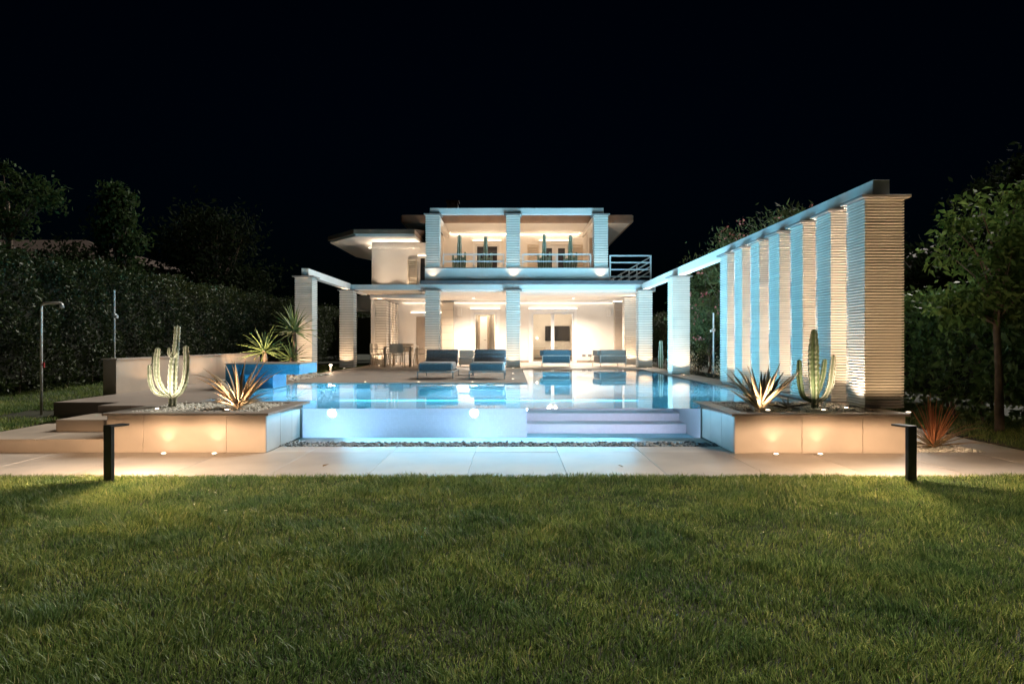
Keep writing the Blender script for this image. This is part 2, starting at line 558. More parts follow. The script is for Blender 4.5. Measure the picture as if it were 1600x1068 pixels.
def grass(name, pts, h, w, m, zfun=None):
    """grass blades, three triangles each"""
    n = len(pts)
    x, y = pts[:, 0], pts[:, 1]
    z = zfun(x, y) if zfun else np.zeros(n)
    # mowing and growth make low swells and tufts
    sw = (np.sin(x * 2.1 + 0.7 * np.sin(y * 1.7)) * np.sin(y * 2.9 + 0.9 * np.sin(x * 1.3)) * 0.5
          + np.sin(x * 5.3 + y * 3.1) * np.sin(y * 7.7 - x * 2.3) * 0.35
          + np.sin(x * 13.1 - y * 4.1) * np.sin(y * 16.7 + x * 3.3) * 0.25)
    H = h * (1.0 + 0.6 * sw) * rng.uniform(0.5, 1.4, n)
    tall = rng.random(n) < 0.015
    H = np.where(tall, H * 1.5, H)
    ang = rng.uniform(0, 2 * np.pi, n)
    lean = rng.uniform(0.1, 1.25, n) * H
    la = ang + rng.normal(0, 0.8, n)
    # tufts lean together
    tuft = 3.0 * np.sin(x * 4.3 + 1.7 * np.sin(y * 3.7)) + 3.0 * np.sin(y * 5.1 + 1.9 * np.sin(x * 4.9))
    la = np.where(rng.random(n) < .6, tuft + rng.normal(0, .5, n), la)
    W = w * rng.uniform(0.7, 1.3, n)
    cx, cyy = np.cos(ang) * W / 2, np.sin(ang) * W / 2
    lx, ly = np.cos(la + 1.57) * lean, np.sin(la + 1.57) * lean
    v = np.empty((n, 5, 3))
    v[:, 0] = np.stack([x - cx, y - cyy, z - 0.005], 1)
    v[:, 1] = np.stack([x + cx, y + cyy, z - 0.005], 1)
    v[:, 2] = np.stack([x - cx * .8 + lx * .3, y - cyy * .8 + ly * .3, z + H * .55], 1)
    v[:, 3] = np.stack([x + cx * .8 + lx * .3, y + cyy * .8 + ly * .3, z + H * .55], 1)
    v[:, 4] = np.stack([x + lx, y + ly, z + H], 1)
    i = np.arange(n)[:, None] * 5
    f = np.concatenate([i + np.array([[0, 1, 2]]), i + np.array([[1, 3, 2]]), i + np.array([[2, 3, 4]])])
    return np_mesh(name, v, f, m)

def pebbles(name, cen, rad, m, parent=None, flat=0.6):
    """squashed irregular low stones (octahedron subdivided once: 18 verts)"""
    base = np.array([(1, 0, 0), (-1, 0, 0), (0, 1, 0), (0, -1, 0), (0, 0, 1), (0, 0, -1)], float)
    tri = [(0, 2, 4), (2, 1, 4), (1, 3, 4), (3, 0, 4), (2, 0, 5), (1, 2, 5), (3, 1, 5), (0, 3, 5)]
    vs = [tuple(b) for b in base]; fs = []
    idx = {}
    def midp(a, b):
        k = (min(a, b), max(a, b))
        if k not in idx:
            q = (np.array(vs[a]) + np.array(vs[b])); q = q / np.linalg.norm(q)
            idx[k] = len(vs); vs.append(tuple(q))
        return idx[k]
    for a, b, c in tri:
        ab, bc, ca = midp(a, b), midp(b, c), midp(c, a)
        fs += [(a, ab, ca), (b, bc, ab), (c, ca, bc), (ab, bc, ca)]
    vs = np.array(vs); fs = np.array(fs)
    n = len(cen); k = len(vs)
    V = np.repeat(vs[None], n, 0) * (1 + 0.22 * rng.normal(size=(n, k, 1)).clip(-1.5, 1.5))
    sc = rad * rng.uniform(0.6, 1.4, (n, 1, 1)) * np.stack([rng.uniform(.8, 1.4, n), rng.uniform(.7, 1.1, n), np.full(n, flat)], 1)[:, None, :]
    V = V * sc
    a = rng.uniform(0, 6.28, n); ca, sa = np.cos(a)[:, None], np.sin(a)[:, None]
    X = V[..., 0] * ca - V[..., 1] * sa; Y = V[..., 0] * sa + V[..., 1] * ca
    tl = rng.normal(0, .35, n)[:, None]
    V = np.stack([X, Y, V[..., 2] + X * tl], -1) + np.asarray(cen)[:, None, :]
    F = (np.arange(n)[:, None, None] * k + fs[None]).reshape(-1, 3)
    return np_mesh(name, V.reshape(-1, 3), F, m, parent, smooth=True)

def spot(name, loc, target, watt, angle, blend=0.8, col=WARM, radius=0.02, parent=None):
    d = bpy.data.lights.new(name, 'SPOT')
    d.energy = watt; d.spot_size = R(angle); d.spot_blend = blend
    d.color = col; d.shadow_soft_size = radius
    o = bpy.data.objects.new(name, d)
    COL.objects.link(o)
    o.location = loc
    v = Vector(target) - Vector(loc)
    o.rotation_euler = v.to_track_quat('-Z', 'Y').to_euler()
    if parent is not None:
        attach(o, parent)
    return o

def shape_light(o, axis, power, limit):
    """luminaire optics: intensity grows away from the axis (batwing / wall washer)"""
    d = o.data
    d.use_nodes = True
    nt = d.node_tree
    em = nt.nodes['Emission']
    tc = nt.nodes.new('ShaderNodeTexCoord')
    sp = nt.nodes.new('ShaderNodeSeparateXYZ')
    nt.links.new(tc.outputs['Normal'], sp.inputs[0])
    ab = nt.nodes.new('ShaderNodeMath'); ab.operation = 'ABSOLUTE'
    nt.links.new(sp.outputs['Z'], ab.inputs[0])
    src = ab.outputs[0]
    if axis == 'sin':
        m1 = nt.nodes.new('ShaderNodeMath'); m1.operation = 'MULTIPLY'
        nt.links.new(src, m1.inputs[0]); nt.links.new(src, m1.inputs[1])
        m2 = nt.nodes.new('ShaderNodeMath'); m2.operation = 'SUBTRACT'; m2.inputs[0].default_value = 1.0
        nt.links.new(m1.outputs[0], m2.inputs[1])
        m3 = nt.nodes.new('ShaderNodeMath'); m3.operation = 'POWER'; m3.inputs[1].default_value = .5
        nt.links.new(m2.outputs[0], m3.inputs[0])
        src = m3.outputs[0]
    mx = nt.nodes.new('ShaderNodeMath'); mx.operation = 'MAXIMUM'; mx.inputs[1].default_value = .001
    nt.links.new(src, mx.inputs[0])
    pw = nt.nodes.new('ShaderNodeMath'); pw.operation = 'POWER'; pw.inputs[1].default_value = -power
    nt.links.new(mx.outputs[0], pw.inputs[0])
    mn = nt.nodes.new('ShaderNodeMath'); mn.operation = 'MINIMUM'; mn.inputs[1].default_value = limit
    nt.links.new(pw.outputs[0], mn.inputs[0])
    nt.links.new(mn.outputs[0], em.inputs['Strength'])

def point(name, loc, watt, col=WARM, radius=0.05, parent=None):
    d = bpy.data.lights.new(name, 'POINT')
    d.energy = watt; d.color = col; d.shadow_soft_size = radius
    o = bpy.data.objects.new(name, d)
    COL.objects.link(o)
    o.location = loc
    if parent is not None:
        attach(o, parent)
    return o

def area(name, loc, target, watt, sx, sy, col=WARM, parent=None):
    d = bpy.data.lights.new(name, 'AREA')
    d.shape = 'RECTANGLE'; d.size = sx; d.size_y = sy
    d.energy = watt; d.color = col
    d.cycles.use_multiple_importance_sampling = False  # keeps the lamp unseen in refractions and reflections
    o = bpy.data.objects.new(name, d)
    COL.objects.link(o)
    o.location = loc
    v = Vector(target) - Vector(loc)
    o.rotation_euler = v.to_track_quat('-Z', 'Y').to_euler()
    if parent is not None:
        attach(o, parent)
    return o

def copy_tree(o, parent=None):
    c = o.copy()
    COL.objects.link(c)
    c.parent = parent
    for ch in o.children:
        copy_tree(ch, c)
    return c

# levels
WZ = 0.385      # water
DZ = 0.40       # deck
PZ = 0.465      # planter coping top

# ------------------------------------------------------------------ ground, lawn, paths
def ring_sheet(name, outer, inner, z, m):
    ox0, ox1, oy0, oy1 = outer; ix0, ix1, iy0, iy1 = inner
    b = MB()
    b.v = [(ox0, oy0, z), (ox1, oy0, z), (ox1, oy1, z), (ox0, oy1, z), (ix0, iy0, z), (ix1, iy0, z), (ix1, iy1, z), (ix0, iy1, z)]
    b.f = [(0, 1, 5, 4), (1, 2, 6, 5), (2, 3, 7, 6), (3, 0, 4, 7)]
    return b.build(name, m)

struct(ring_sheet('ground', (-600, 600, -300, 900), (-4.95, 4.45, 9.3, 22.85), -0.05, 'earth'))
struct(MB().box(-14, 14, -4, 6.575, -0.045, -0.004).build('lawn_soil', 'soil'))

# grass of the front lawn: denser towards the camera
def lawn_points():
    out = []
    for (ya, yb, dens) in ((1.5, 3.0, 10500), (3.0, 4.2, 9500), (4.2, 5.4, 8000), (5.4, 6.56, 7500)):
        w = 0.80 * yb + 0.7
        n = int((yb - ya) * 2 * w * dens)
        out.append(np.stack([rng.uniform(-w, w, n), rng.uniform(ya, yb, n)], 1))
    # ragged fringe creeping over the paving
    n = 5200
    fx = rng.uniform(-6.2, 6.2, n)
    lim = .018 + .016 * np.sin(fx * 7.3 + 2 * np.sin(fx * 2.1)) + .012 * np.sin(fx * 19.0)
    out.append(np.stack([fx, 6.55 + rng.random(n) * np.maximum(lim, .002)], 1))
    return np.concatenate(out)
tag(grass('lawn_grass', lawn_points(), 0.034, 0.0044, 'grass'),
    'dense short green lawn filling the foreground', 'grass', kind='stuff')

# path of large pavers: each slab is a piece
path = struct(MB().box(-14, 14, 6.58, 8.50, -0.045, -0.012).box(4.62, 6.12, 8.505, 24, -0.045, -0.012).build('path', 'grout'))
def pavers(parent, xs, ys, z0, z1, m='paver', gap=0.0045):
    cache = {}
    for (xa, xb) in zip(xs[:-1], xs[1:]):
        for (ya, yb) in zip(ys[:-1], ys[1:]):
            w, d = xb - xa - gap, yb - ya - gap
            key = (round(w, 4), round(d, 4))
            if key not in cache:
                b = MB().box(-w / 2, w / 2, -d / 2, d / 2, 0, z1 - z0)
                o = b.build('paver', m, None, 0.003, seg=1)
                cache[key] = o
            else:
                o = cache[key].copy(); COL.objects.link(o)
            o.location = ((xa + xb) / 2, (ya + yb) / 2, z0 + random.uniform(-.0012, .0012))
            o.parent = parent
gx = [-0.44 + 0.98 * k for k in range(-11, 14)]
pavers(path, gx, [6.58, 8.06], -0.03, 0.0)
pavers(path, [-2.89, -2.40, -1.42, -0.44, 0.54, 1.52, 2.595], [8.06, 8.50], -0.03, 0.0)
pavers(path, [4.66, 6.12], [9.0, 10.5, 12.0, 13.5, 15.0, 16.5, 18.0], -0.03, 0.0)
pavers(path, [5.62, 6.12], [8.06, 9.0], -0.03, 0.0)

# ------------------------------------------------------------------ pool
PXL, PXR, GX0, GX1, GY = -4.78, 4.30, -2.894, 2.60, 9.40
FZ = -0.95
pb = MB()
pool = MB()
def quad(b, *p):
    b.poly(p)
# walls (inside faces) of the basin
quad(pool, (PXL, GY, FZ), (PXL, 15, FZ), (PXL, 15, DZ - .03), (PXL, GY, DZ - .03))
quad(pool, (PXL, 15, FZ), (0.33, 15, FZ), (0.33, 15, DZ - .03), (PXL, 15, DZ - .03))
quad(pool, (0.33, 15, FZ), (0.33, 22.7, FZ), (0.33, 22.7, DZ - .03), (0.33, 15, DZ - .03))
quad(pool, (0.33, 22.7, FZ), (PXR, 22.7, FZ), (PXR, 22.7, DZ - .03), (0.33, 22.7, DZ - .03))
quad(pool, (PXR, 22.7, FZ), (PXR, GY, FZ), (PXR, GY, DZ - .03), (PXR, 22.7, DZ - .03))
quad(pool, (PXL, GY, FZ), (PXR, GY, FZ), (PXR, GY, -0.02), (PXL, GY, -0.02))
quad(pool, (PXL, GY, -0.02), (GX0, GY, -0.02), (GX0, GY, DZ - .03), (PXL, GY, DZ - .03))
quad(pool, (GX1, GY, -0.02), (PXR, GY, -0.02), (PXR, GY, DZ - .03), (GX1, GY, DZ - .03))
pool_o = struct(pool.build('pool', 'pool'))
fl = MB()
fl.poly([(PXL, GY, FZ), (PXR, GY, FZ), (PXR, 22.7, FZ), (0.33, 22.7, FZ), (0.33, 15, FZ), (PXL, 15, FZ)])
fl_o = fl.build('pool_floor', 'poolfloor', None); fl_o.parent = pool_o
for (y0, zt) in ((16.8, -0.72), (17.5, -0.52), (18.2, -0.32)):
    s_ = MB().box(0.335, 4.295, y0, 19.0, FZ + .002, zt).build('pool_step', 'pool', None, 0.012); s_.parent = pool_o
s_ = MB().box(0.36, 2.3, 20.9, 22.68, FZ + .002, -0.05).build('pool_bench', 'pool', None, 0.012); s_.parent = pool_o

wt = MB()
wt.poly([(PXL, GY, WZ), (PXR, GY, WZ), (PXR, 22.7, WZ), (0.33, 22.7, WZ), (0.33, 15, WZ), (PXL, 15, WZ)])
wo = wt.build('pool_water', 'water')
wf = MB().poly([(GX0, GY, -0.02), (GX1, GY, -0.02), (GX1, GY, WZ), (GX0, GY, WZ)])
me = wf.mesh('w')
# join the front face so that the water is one body seen from above and through the panel
bm = bmesh.new(); bm.from_mesh(wo.data); bm.from_mesh(me)
for f in bm.faces:
    want = Vector((0, 0, 1)) if abs(f.calc_center_median().z - WZ) < 1e-3 else Vector((0, -1, 0))
    f.normal_update()
    if f.normal.dot(want) < 0:
        f.normal_flip()
bm.to_mesh(wo.data); bm.free()
wo.data.materials.append(M['waterfront'])
for p_ in wo.data.polygons:
    p_.material_index = 0 if p_.normal.z > .5 else 1
struct(wo)

panel = empty('acrylic_panel', (0, GY - .04, -0.02), 'long clear acrylic pool wall glowing pale blue', 'pool wall')
MB().box(GX0 + .012, GX1 - .012, GY - .045, GY - .006, -0.018, WZ + .004).build('pane', 'acrylic', panel)
MB().box(GX0 - .002, GX0 + .012, GY - .055, GY - .004, -0.02, WZ + .006).build('edge_trim', 'cap', panel)
MB().box(GX1 - .012, GX1 + .002, GY - .055, GY - .004, -0.02, WZ + .006).build('edge_trim', 'cap', panel)
MB().box(GX0, GX1, GY - .055, GY - .004, -0.034, -0.0185).build('bottom_trim', 'cap', panel)

# overflow gutter in front of the panel
gut = struct(MB().box(GX0, GX1, 8.90, GY - .06, -0.045, -0.012).box(GX0, GX1, 8.50, 8.90, -0.049, -0.043).build('overflow_ledge', 'paver'))
n = 2400
pc = np.stack([rng.uniform(GX0, GX1, n), rng.uniform(8.525, 8.88, n), rng.uniform(-0.035, 0.004, n)], 1)
tag(pebbles('pebble_strip', pc, 0.021, 'pebble'), 'strip of grey pebbles in the overflow channel below the pool wall', 'pebbles', kind='stuff')

def pool_lamp(x, y, z, nx, ny, label, watt, aim):
    o = empty('pool_lamp', (x, y, z), label, 'pool lamp', 'underwater pool lamps')
    b = MB(); k = 20
    # round lamp set in the wall, axis along (nx, ny)
    t = (-ny, nx)
    for nm, r, d0, d1, m in (('bezel', .12, .0, .012, 'metalw'), ('lens', .075, .012, .02, 'poollamp')):
        b = MB()
        ring = [(math.cos(2 * math.pi * i / k) * r, math.sin(2 * math.pi * i / k) * r) for i in range(k)]
        A = [(x + t[0] * u + nx * d0, y + t[1] * u + ny * d0, z + w) for u, w in ring]
        B = [(x + t[0] * u + nx * d1, y + t[1] * u + ny * d1, z + w) for u, w in ring]
        b.v = A + B
        b.f = [tuple(range(k)), tuple(range(k, 2 * k))] + [(i, (i + 1) % k, k + (i + 1) % k, k + i) for i in range(k)]
        b.build(nm, m, o)
    spot('pool_light', (x + nx * .06, y + ny * .06, z), aim, watt, 94, 1.0, POOLC, 0.10, o)
pool_lamp(-3.95, 15.0, -0.26, 0, -1, 'left round underwater lamp below the sunbathing deck', 860, (-3.7, 14.0, -1.20))
pool_lamp(-0.83, 15.0, -0.26, 0, -1, 'right round underwater lamp below the sunbathing deck', 860, (-0.6, 14.0, -1.20))
pool_lamp(0.33, 15.7, -0.20, 1, 0, 'round underwater lamp in the side wall of the far pool arm', 300, (1.5, 14.9, -1.20))
pool_lamp(0.33, 20.0, -0.18, 1, 0, 'added farther underwater lamp in the side wall of the far pool arm', 330, (1.4, 19.9, -1.15))  # added to brighten the floor of the pool arm
pool_lamp(PXR, 12.6, -0.22, -1, 0, 'added underwater lamp in the right pool wall behind the planter', 130, (2.6, 14.6, -0.75))  # added out of view to brighten the pool steps
# unseen area lamp added for lamp light mirrored down through the acrylic wall
for o_ in [q for q in bpy.data.objects if q.name == 'pool_lamp.001']:
    area('mirrored_beam_fill', (-.35, 10.8, .335), (-.35, 6.0, -.25), 21, 4.6, .06, (.22, .72, 1.0), o_)
# unseen area lamps added as blue fill over the water for house and columns
for o_ in [q for q in bpy.data.objects if q.name == 'pool_lamp.002']:
    area('surface_glow_fill', (2.3, 19.0, WZ + .015), (2.3, 19.0, 9), 200, 3.8, 7.2, (.34, .76, 1.0), o_)
    area('surface_glow_fill', (0, 12.3, WZ + .015), (0, 12.3, 9), 66, 8.6, 5.0, (.22, .72, 1.0), o_)


# ------------------------------------------------------------------ deck and levels
deck = MB()
deck.box(-5.55, 0.33, 15.0, 22.7, -0.04, DZ)
struct(MB().box(-5.55, 5.12, 22.702, 34.5, -0.04, DZ).build('porch_floor', 'stone'))
deck.box(-5.86, PXL, 9.66, 10.2, -0.04, DZ)
deck.box(-6.85, PXL, 10.202, 15.0, -0.04, DZ)
deck.box(PXR, 4.98, 14.6, 22.7, -0.04, DZ)
struct(deck.build('deck', 'deck'))
edge = MB()
for (xa, xb, ya, yb) in ((PXL, 0.33, 14.985, 15.0), (0.33, 0.345, 14.985, 22.7)):
    edge.box(xa, xb, ya, yb, WZ - .03, DZ + .002)
struct(edge.build('pool_kerb', 'coping'))
rk = MB().box(PXR - .012, PXR + .30, 9.66, 14.55, WZ - .03, DZ + .003)
struct(rk.build('pool_edge', 'coping'))

# gravel beds beside the deck
struct(MB().box(-6.85, -5.56, 15.0, 18.6, -0.04, 0.36).build('gravel_bed', 'soil'))
n = 900
pc = np.stack([rng.uniform(-6.8, -5.0, n), rng.uniform(15.6, 18.8, n), np.full(n, 0.40)], 1)
tag(pebbles('bed_gravel', pc, 0.045, 'gravelw'), 'pale gravel bed with plants behind the blue basin', 'gravel', kind='stuff')
struct(MB().box(4.985, 6.10, 14.0, 34, -0.04, 0.34).build('planting_bed', 'soil'))

# left steps and platforms (stone)
step1 = struct(MB().box(-14, -4.79, 8.08, 8.66, -0.04, 0.136).box(-6.55, -4.79, 8.66, 10.2, -0.04, 0.136).build('lower_step', 'stone'))
pavers(step1, [-9.5, -8.2, -6.9, -5.63, -4.79], [8.065, 8.66], 0.137, 0.152, 'stone', 0.005)
pavers(step1, [-6.55, -4.79], [8.66, 9.62], 0.137, 0.152, 'stone', 0.005)
step2 = struct(MB().box(-5.88, -4.79, 8.80, 9.66, 0.14, 0.298).build('upper_step', 'stone', None, 0.006))
slabs = struct(MB().box(-7.7, -6.57, 9.95, 10.9, -0.04, 0.165).build('shower_slab', 'stone', None, 0.006))

# left lawn
def zleft(x, y):
    return 0.135 + np.clip((y - 8.7) / 6.0, 0, 1) * 0.2
lb = MB()
ys = [8.66, 9.5, 10.5, 12, 14, 16, 20, 40]
for a, b_ in zip(ys[:-1], ys[1:]):
    za, zb = float(zleft(0, a)), float(zleft(0, b_))
    xr_a = -6.56 if b_ <= 10 else -6.84
    lb.poly([(-13, a, za - .01), (xr_a, a, za - .01), (xr_a, b_, zb - .01), (-13, b_, zb - .01)])
lb.poly([(-6.84, 18.6, .325), (-5.56, 18.6, .325), (-5.56, 40, .325), (-6.84, 40, .325)])
struct(lb.build('side_lawn_soil', 'soil'))
n1, n2, n3 = 26000, 34000, 9000
pl = np.concatenate([
    np.stack([rng.uniform(-10.0, -6.57, n1), rng.uniform(8.67, 12, n1)], 1),
    np.stack([rng.uniform(-10.2, -6.86, n2), rng.uniform(12, 22, n2)], 1),
    np.stack([rng.uniform(-8.0, -5.58, n3), rng.uniform(18.8, 28, n3)], 1)])
keep = ~((pl[:, 0] > -7.72) & (pl[:, 1] > 9.93) & (pl[:, 1] < 10.92))
tag(grass('left_grass', pl[keep], 0.05, 0.007, 'grass', zleft), 'dim grass strip along the tall left hedge', 'grass', kind='stuff')

# right lawn
struct(MB().box(6.12, 14, 6.6, 34, -0.045, 0.015).build('right_lawn_soil', 'soil'))
n1 = 30000
pr = np.stack([rng.uniform(6.13, 8.4, n1), rng.uniform(8.07, 16, n1)], 1)
tag(grass('right_grass', pr, 0.06, 0.006, 'grass', lambda x, y: np.full(len(x), 0.015)), 'grass strip below the right hedge', 'grass', kind='stuff')

# ------------------------------------------------------------------ stone planters with uplights
def planter(x0, x1, y0, y1, inner, joints, label):
    """clad box with a dark coping frame and gravel inside"""
    root = empty('planter', ((x0 + x1) / 2, y0, 0), label, 'planter')
    MB().box(x0 + .02, x1 - .02, y0 + .02, y1 - .01, -0.01, PZ - .03).build('body', 'grout', root)
    xs = [x0] + joints + [x1]
    for a, b in zip(xs[:-1], xs[1:]):
        MB().box(a + .002, b - .002, y0, y0 + .018, 0.001, PZ - .031).build('panel', 'stone', root, 0.002, seg=1)
    xi = x1 if inner > 0 else x0
    ysp = [y0 + .019, y0 + .5, y0 + .95, y1]
    for a, b in zip(ysp[:-1], ysp[1:]):
        xa, xb = (xi - .018, xi) if inner > 0 else (xi, xi + .018)
        MB().box(xa, xb, a + .002, b - .002, 0.001, PZ - .031).build('panel', 'paver', root, 0.002, seg=1)
        xo = x0 if inner > 0 else x1
        xa, xb = (xo, xo + .018) if inner > 0 else (xo - .018, xo)
        MB().box(xa, xb, a + .002, b - .002, 0.001, PZ - .031).build('panel', 'stone', root, 0.002, seg=1)
    o = .04
    X0, X1, Y0, Y1, t = x0 - o, x1 + o, y0 - o, y1 + .25, .20
    for (a, b, c, d) in ((X0, X1, Y0, Y0 + t), (X0, X1, Y1 - t, Y1), (X0, X0 + t, Y0 + t + .002, Y1 - t - .002), (X1 - t, X1, Y0 + t + .002, Y1 - t - .002)):
        MB().box(a, b, c, d, PZ - .03, PZ).build('coping', 'coping', root, 0.003, seg=1)
    MB().box(x0 + .05, x1 - .05, y0 + .05, Y1 - .05, PZ - .12, PZ - .03).build('soil', 'soil', root)
    n = int((x1 - x0) * 650)
    pc = np.stack([rng.uniform(X0 + t + .01, X1 - t - .01, n), rng.uniform(Y0 + t + .01, Y1 - t - .01, n), np.full(n, PZ - .02)], 1)
    g = pebbles('gravel', pc, 0.024, 'gravelw', root)
    g['kind'] = 'stuff'
    return root

planter(-4.765, GX0, 8.03, 9.40, +1, [-4.34, -3.36], 'left stone planter with tall lit cactus and tan agave')
planter(GX1, 4.60, 7.98, 9.40, -1, [3.39, 4.10], 'right stone planter under the nearest column with aloe and cactus')
# base wall under the rest of the column screen
cb = empty('column_plinth', (4.68, 12, 0), 'low stone plinth carrying the row of ribbed columns', 'plinth')
MB().box(4.62, 4.98, 9.66, 14.55, -0.03, DZ).build('wall', 'stone', cb, 0.004)
MB().box(4.46, 5.02, 9.66, 14.5, DZ + .004, PZ - .002).build('coping', 'coping', cb, 0.003)

def ground_light(x, y, z, label, target, watt, angle=75, blend=0.9, group='recessed ground spotlights', col=WARM, r=.024, lens='glow', wash=0):
    o = empty('ground_spotlight', (x, y, z), label, 'spotlight', group)
    MB().disc((x, y, z), r * 1.45, .005).build('ring', 'steel', o)
    MB().disc((x, y, z + .0051), r, .0006).build('lens', lens, o)
    u = spot('uplight', (x, y, z + .02), target, watt, angle, blend, col, 0.012, o)
    if wash:
        shape_light(u, 'sin', wash, 400)
    return o

for (x, y, lab) in ((-4.05, 7.935, 'left of the two ground spotlights before the left planter'),
                    (-3.46, 7.935, 'right of the two ground spotlights before the left planter'),
                    (3.05, 7.885, 'left of the two ground spotlights before the right planter'),
                    (3.56, 7.885, 'right of the two ground spotlights before the right planter')):
    ground_light(x, y, 0.004, lab, (x - .01, y + .03, 0.6), 1.5, 84, 1.0, 'ground spotlights before the planters')

# ------------------------------------------------------------------ bollard lights
def bollard(x, y, rz, label):
    root = empty('bollard_light', (0, 0, 0), label, 'bollard light', 'black bollard lights at the lawn edge')
    MB().box(-.053, .053, -.018, .018, -0.01, .525).build('post', 'black', root, 0.003)
    a = MB().box(-.053, .053, .0185, .17, .507, .525).build('arm', 'black', root, 0.003)
    l = MB().box(-.04, .04, .05, .155, .5062, .5068).build('lens', 'glow', a)
    l.parent = a
    for ob in root.children:
        ob.matrix_parent_inverse = Matrix.Identity(4)
    s = spot('bollard_spot', (0, .10, .497), (0, .10, 0), 13.5, 176, 0.12, WARM, 0.02)
    shape_light(s, 'cos', 1.0, 4.0)
    s.parent = root
    root.location = (x, y, 0)
    root.rotation_euler = (0, 0, rz)
bollard(-3.755, 6.36, R(-24), 'left black bollard light with short arm at lawn edge')
bollard(3.70, 6.33, R(20), 'right black bollard light with short arm at lawn edge')

# ------------------------------------------------------------------ ribbed columns
SLATM = {}
def slat_mesh(w, d, h):
    key = (round(w, 3), round(d, 3), round(h, 4))
    if key in SLATM:
        return SLATM[key]
    b = MB()
    c = min(.005, h * .2)
    for (z, i) in ((-h / 2, c), (-h / 2 + c, 0), (h / 2 - c, 0), (h / 2, c)):
        x, y = w / 2 - i, d / 2 - i
        b.v += [(-x, -y, z), (x, -y, z), (x, y, z), (-x, y, z)]
    for r in range(3):
        for k in range(4):
            k2 = (k + 1) % 4
            b.f.append((r * 4 + k, r * 4 + k2, r * 4 + 4 + k2, r * 4 + 4 + k))
    b.f += [(3, 2, 1, 0), (12, 13, 14, 15)]
    me = b.mesh('slat'); me.materials.append(M['slat'])
    SLATM[key] = me
    return me

def column(parent, x0, x1, y0, y1, z0, z1, pitch, join=False, cap=True, proud=.018, duty=.6, capover=.06):
    c = MB().box(x0 + proud, x1 - proud, y0 + proud, y1 - proud, z0, z1).build('column', 'core', parent)
    w, d = x1 - x0, y1 - y0
    n = int((z1 - z0) / pitch)
    p = (z1 - z0) / n
    me = slat_mesh(w, d, p * duty)
    if join:
        V, F = [], []
        base = np.array([v.co[:] for v in me.vertices])
        fs = [tuple(f.vertices) for f in me.polygons]
        b = MB()
        for i in range(n):
            k = len(b.v)
            off = np.array([(x0 + x1) / 2, (y0 + y1) / 2, z0 + (i + .5) * p])
            b.v += [tuple(q) for q in base + off]
            b.f += [tuple(k + j for j in f) for f in fs]
        o = b.build('slat_cladding', 'slat'); o.parent = c
        o['kind'] = 'stuff'
    else:
        for i in range(n):
            o = bpy.data.objects.new('slat', me)
            COL.objects.link(o)
            o.location = ((x0 + x1) / 2 + random.uniform(-.0012, .0012), (y0 + y1) / 2 + random.uniform(-.0012, .0012), z0 + (i + .5) * p)
            o.parent = c
    if cap:
        k = MB().box(x0 - capover, x1 + capover, y0 - capover, y1 + capover, z1 + .001, z1 + .035).build('cap', 'cap', None, .004)
        k.parent = c
    return c

CT = 3.105      # column top
BZ0, BZ1 = 3.142, 3.355
screen = empty('column_screen', (4.68, 14, DZ), 'long row of ribbed white columns under one beam right of the pool', 'colonnade')
finY = [8.58 + 0.915 * k for k in range(7)]
for i, y in enumerate(finY):
    zb = PZ + .002
    c = column(screen, 4.43, 4.93, y, y + .47, zb, CT, 0.0363, join=(i >= 4), proud=.022, duty=.62)
    c['label'] = ['nearest ribbed column of the screen, browner front', 'second nearest ribbed column of the screen', 'third nearest ribbed column of the screen',
                  'middle ribbed column of the screen', 'fifth ribbed column of the screen', 'sixth ribbed column of the screen', 'farthest ribbed column of the close row'][i]
c = column(screen, 4.43, 4.93, 18.9, 19.42, DZ, CT, 0.05, join=True)
c['label'] = 'lone ribbed column between the screen and the house'
MB().box(4.58, 4.79, 8.66, 24.13, BZ0, BZ1).build('beam', 'white', screen, 0.004)

# uplights in the gaps of the screen, each washing the front of the next column
names = ['first', 'second', 'third', 'fourth', 'fifth', 'sixth']
for k in range(1, 7):
    ground_light(4.68, finY[k] - .36, PZ + .003, 'uplight in the %s gap of the column screen from the camera' % names[k - 1],
                 (4.68, finY[k] - .36, 3.0), 3.0, 120, .3, 'uplights in the column screen', wash=2.2)
ground_light(4.68, 8.06, PZ + .003, 'added uplight on the coping before the nearest ribbed column', (4.68, 8.06, 3.0), 2.1, 160, .3, 'uplights in the column screen', (1.0, .66, .36), wash=2.2)  # added to warm the front of the nearest column
ground_light(4.22, 8.62, PZ + .003, 'bright spotlight on the gravel beside the nearest ribbed column', (4.45, 8.85, 1.6), 16, 100, .9, 'planter spotlights', WARMW)
ground_light(4.68, 18.62, DZ + .003, 'uplight before the lone column of the screen', (4.68, 18.62, 3.0), 4.2, 120, .3, 'column uplights', wash=1.3)

# left pergola arm: one free column and beam
arm = empty('pergola_arm', (-5.80, 19, .33), 'ribbed column and white beam reaching out left of the house', 'pergola')
column(arm, -6.05, -5.56, 19.0, 19.5, .33, CT, 0.05)
MB().box(-5.89, -5.69, 19.1, 24.13, BZ0, BZ1).build('beam', 'white', arm, .004)
ground_light(-5.80, 18.66, .362, 'uplight before the free column left of the deck', (-5.8, 18.66, 3.0), 4.2, 120, .3, 'column uplights', wash=1.3)

# ------------------------------------------------------------------ villa
villa = empty('villa', (0, 27, DZ), 'two storey white villa with columned porch and roof terrace', 'house')
def vpart(name, m, *boxes, bevel=0.0, parent=villa):
    b = MB()
    for q in boxes:
        b.box(*q)
    return b.build(name, m, parent, bevel)

WY = 30.0       # back wall of porch
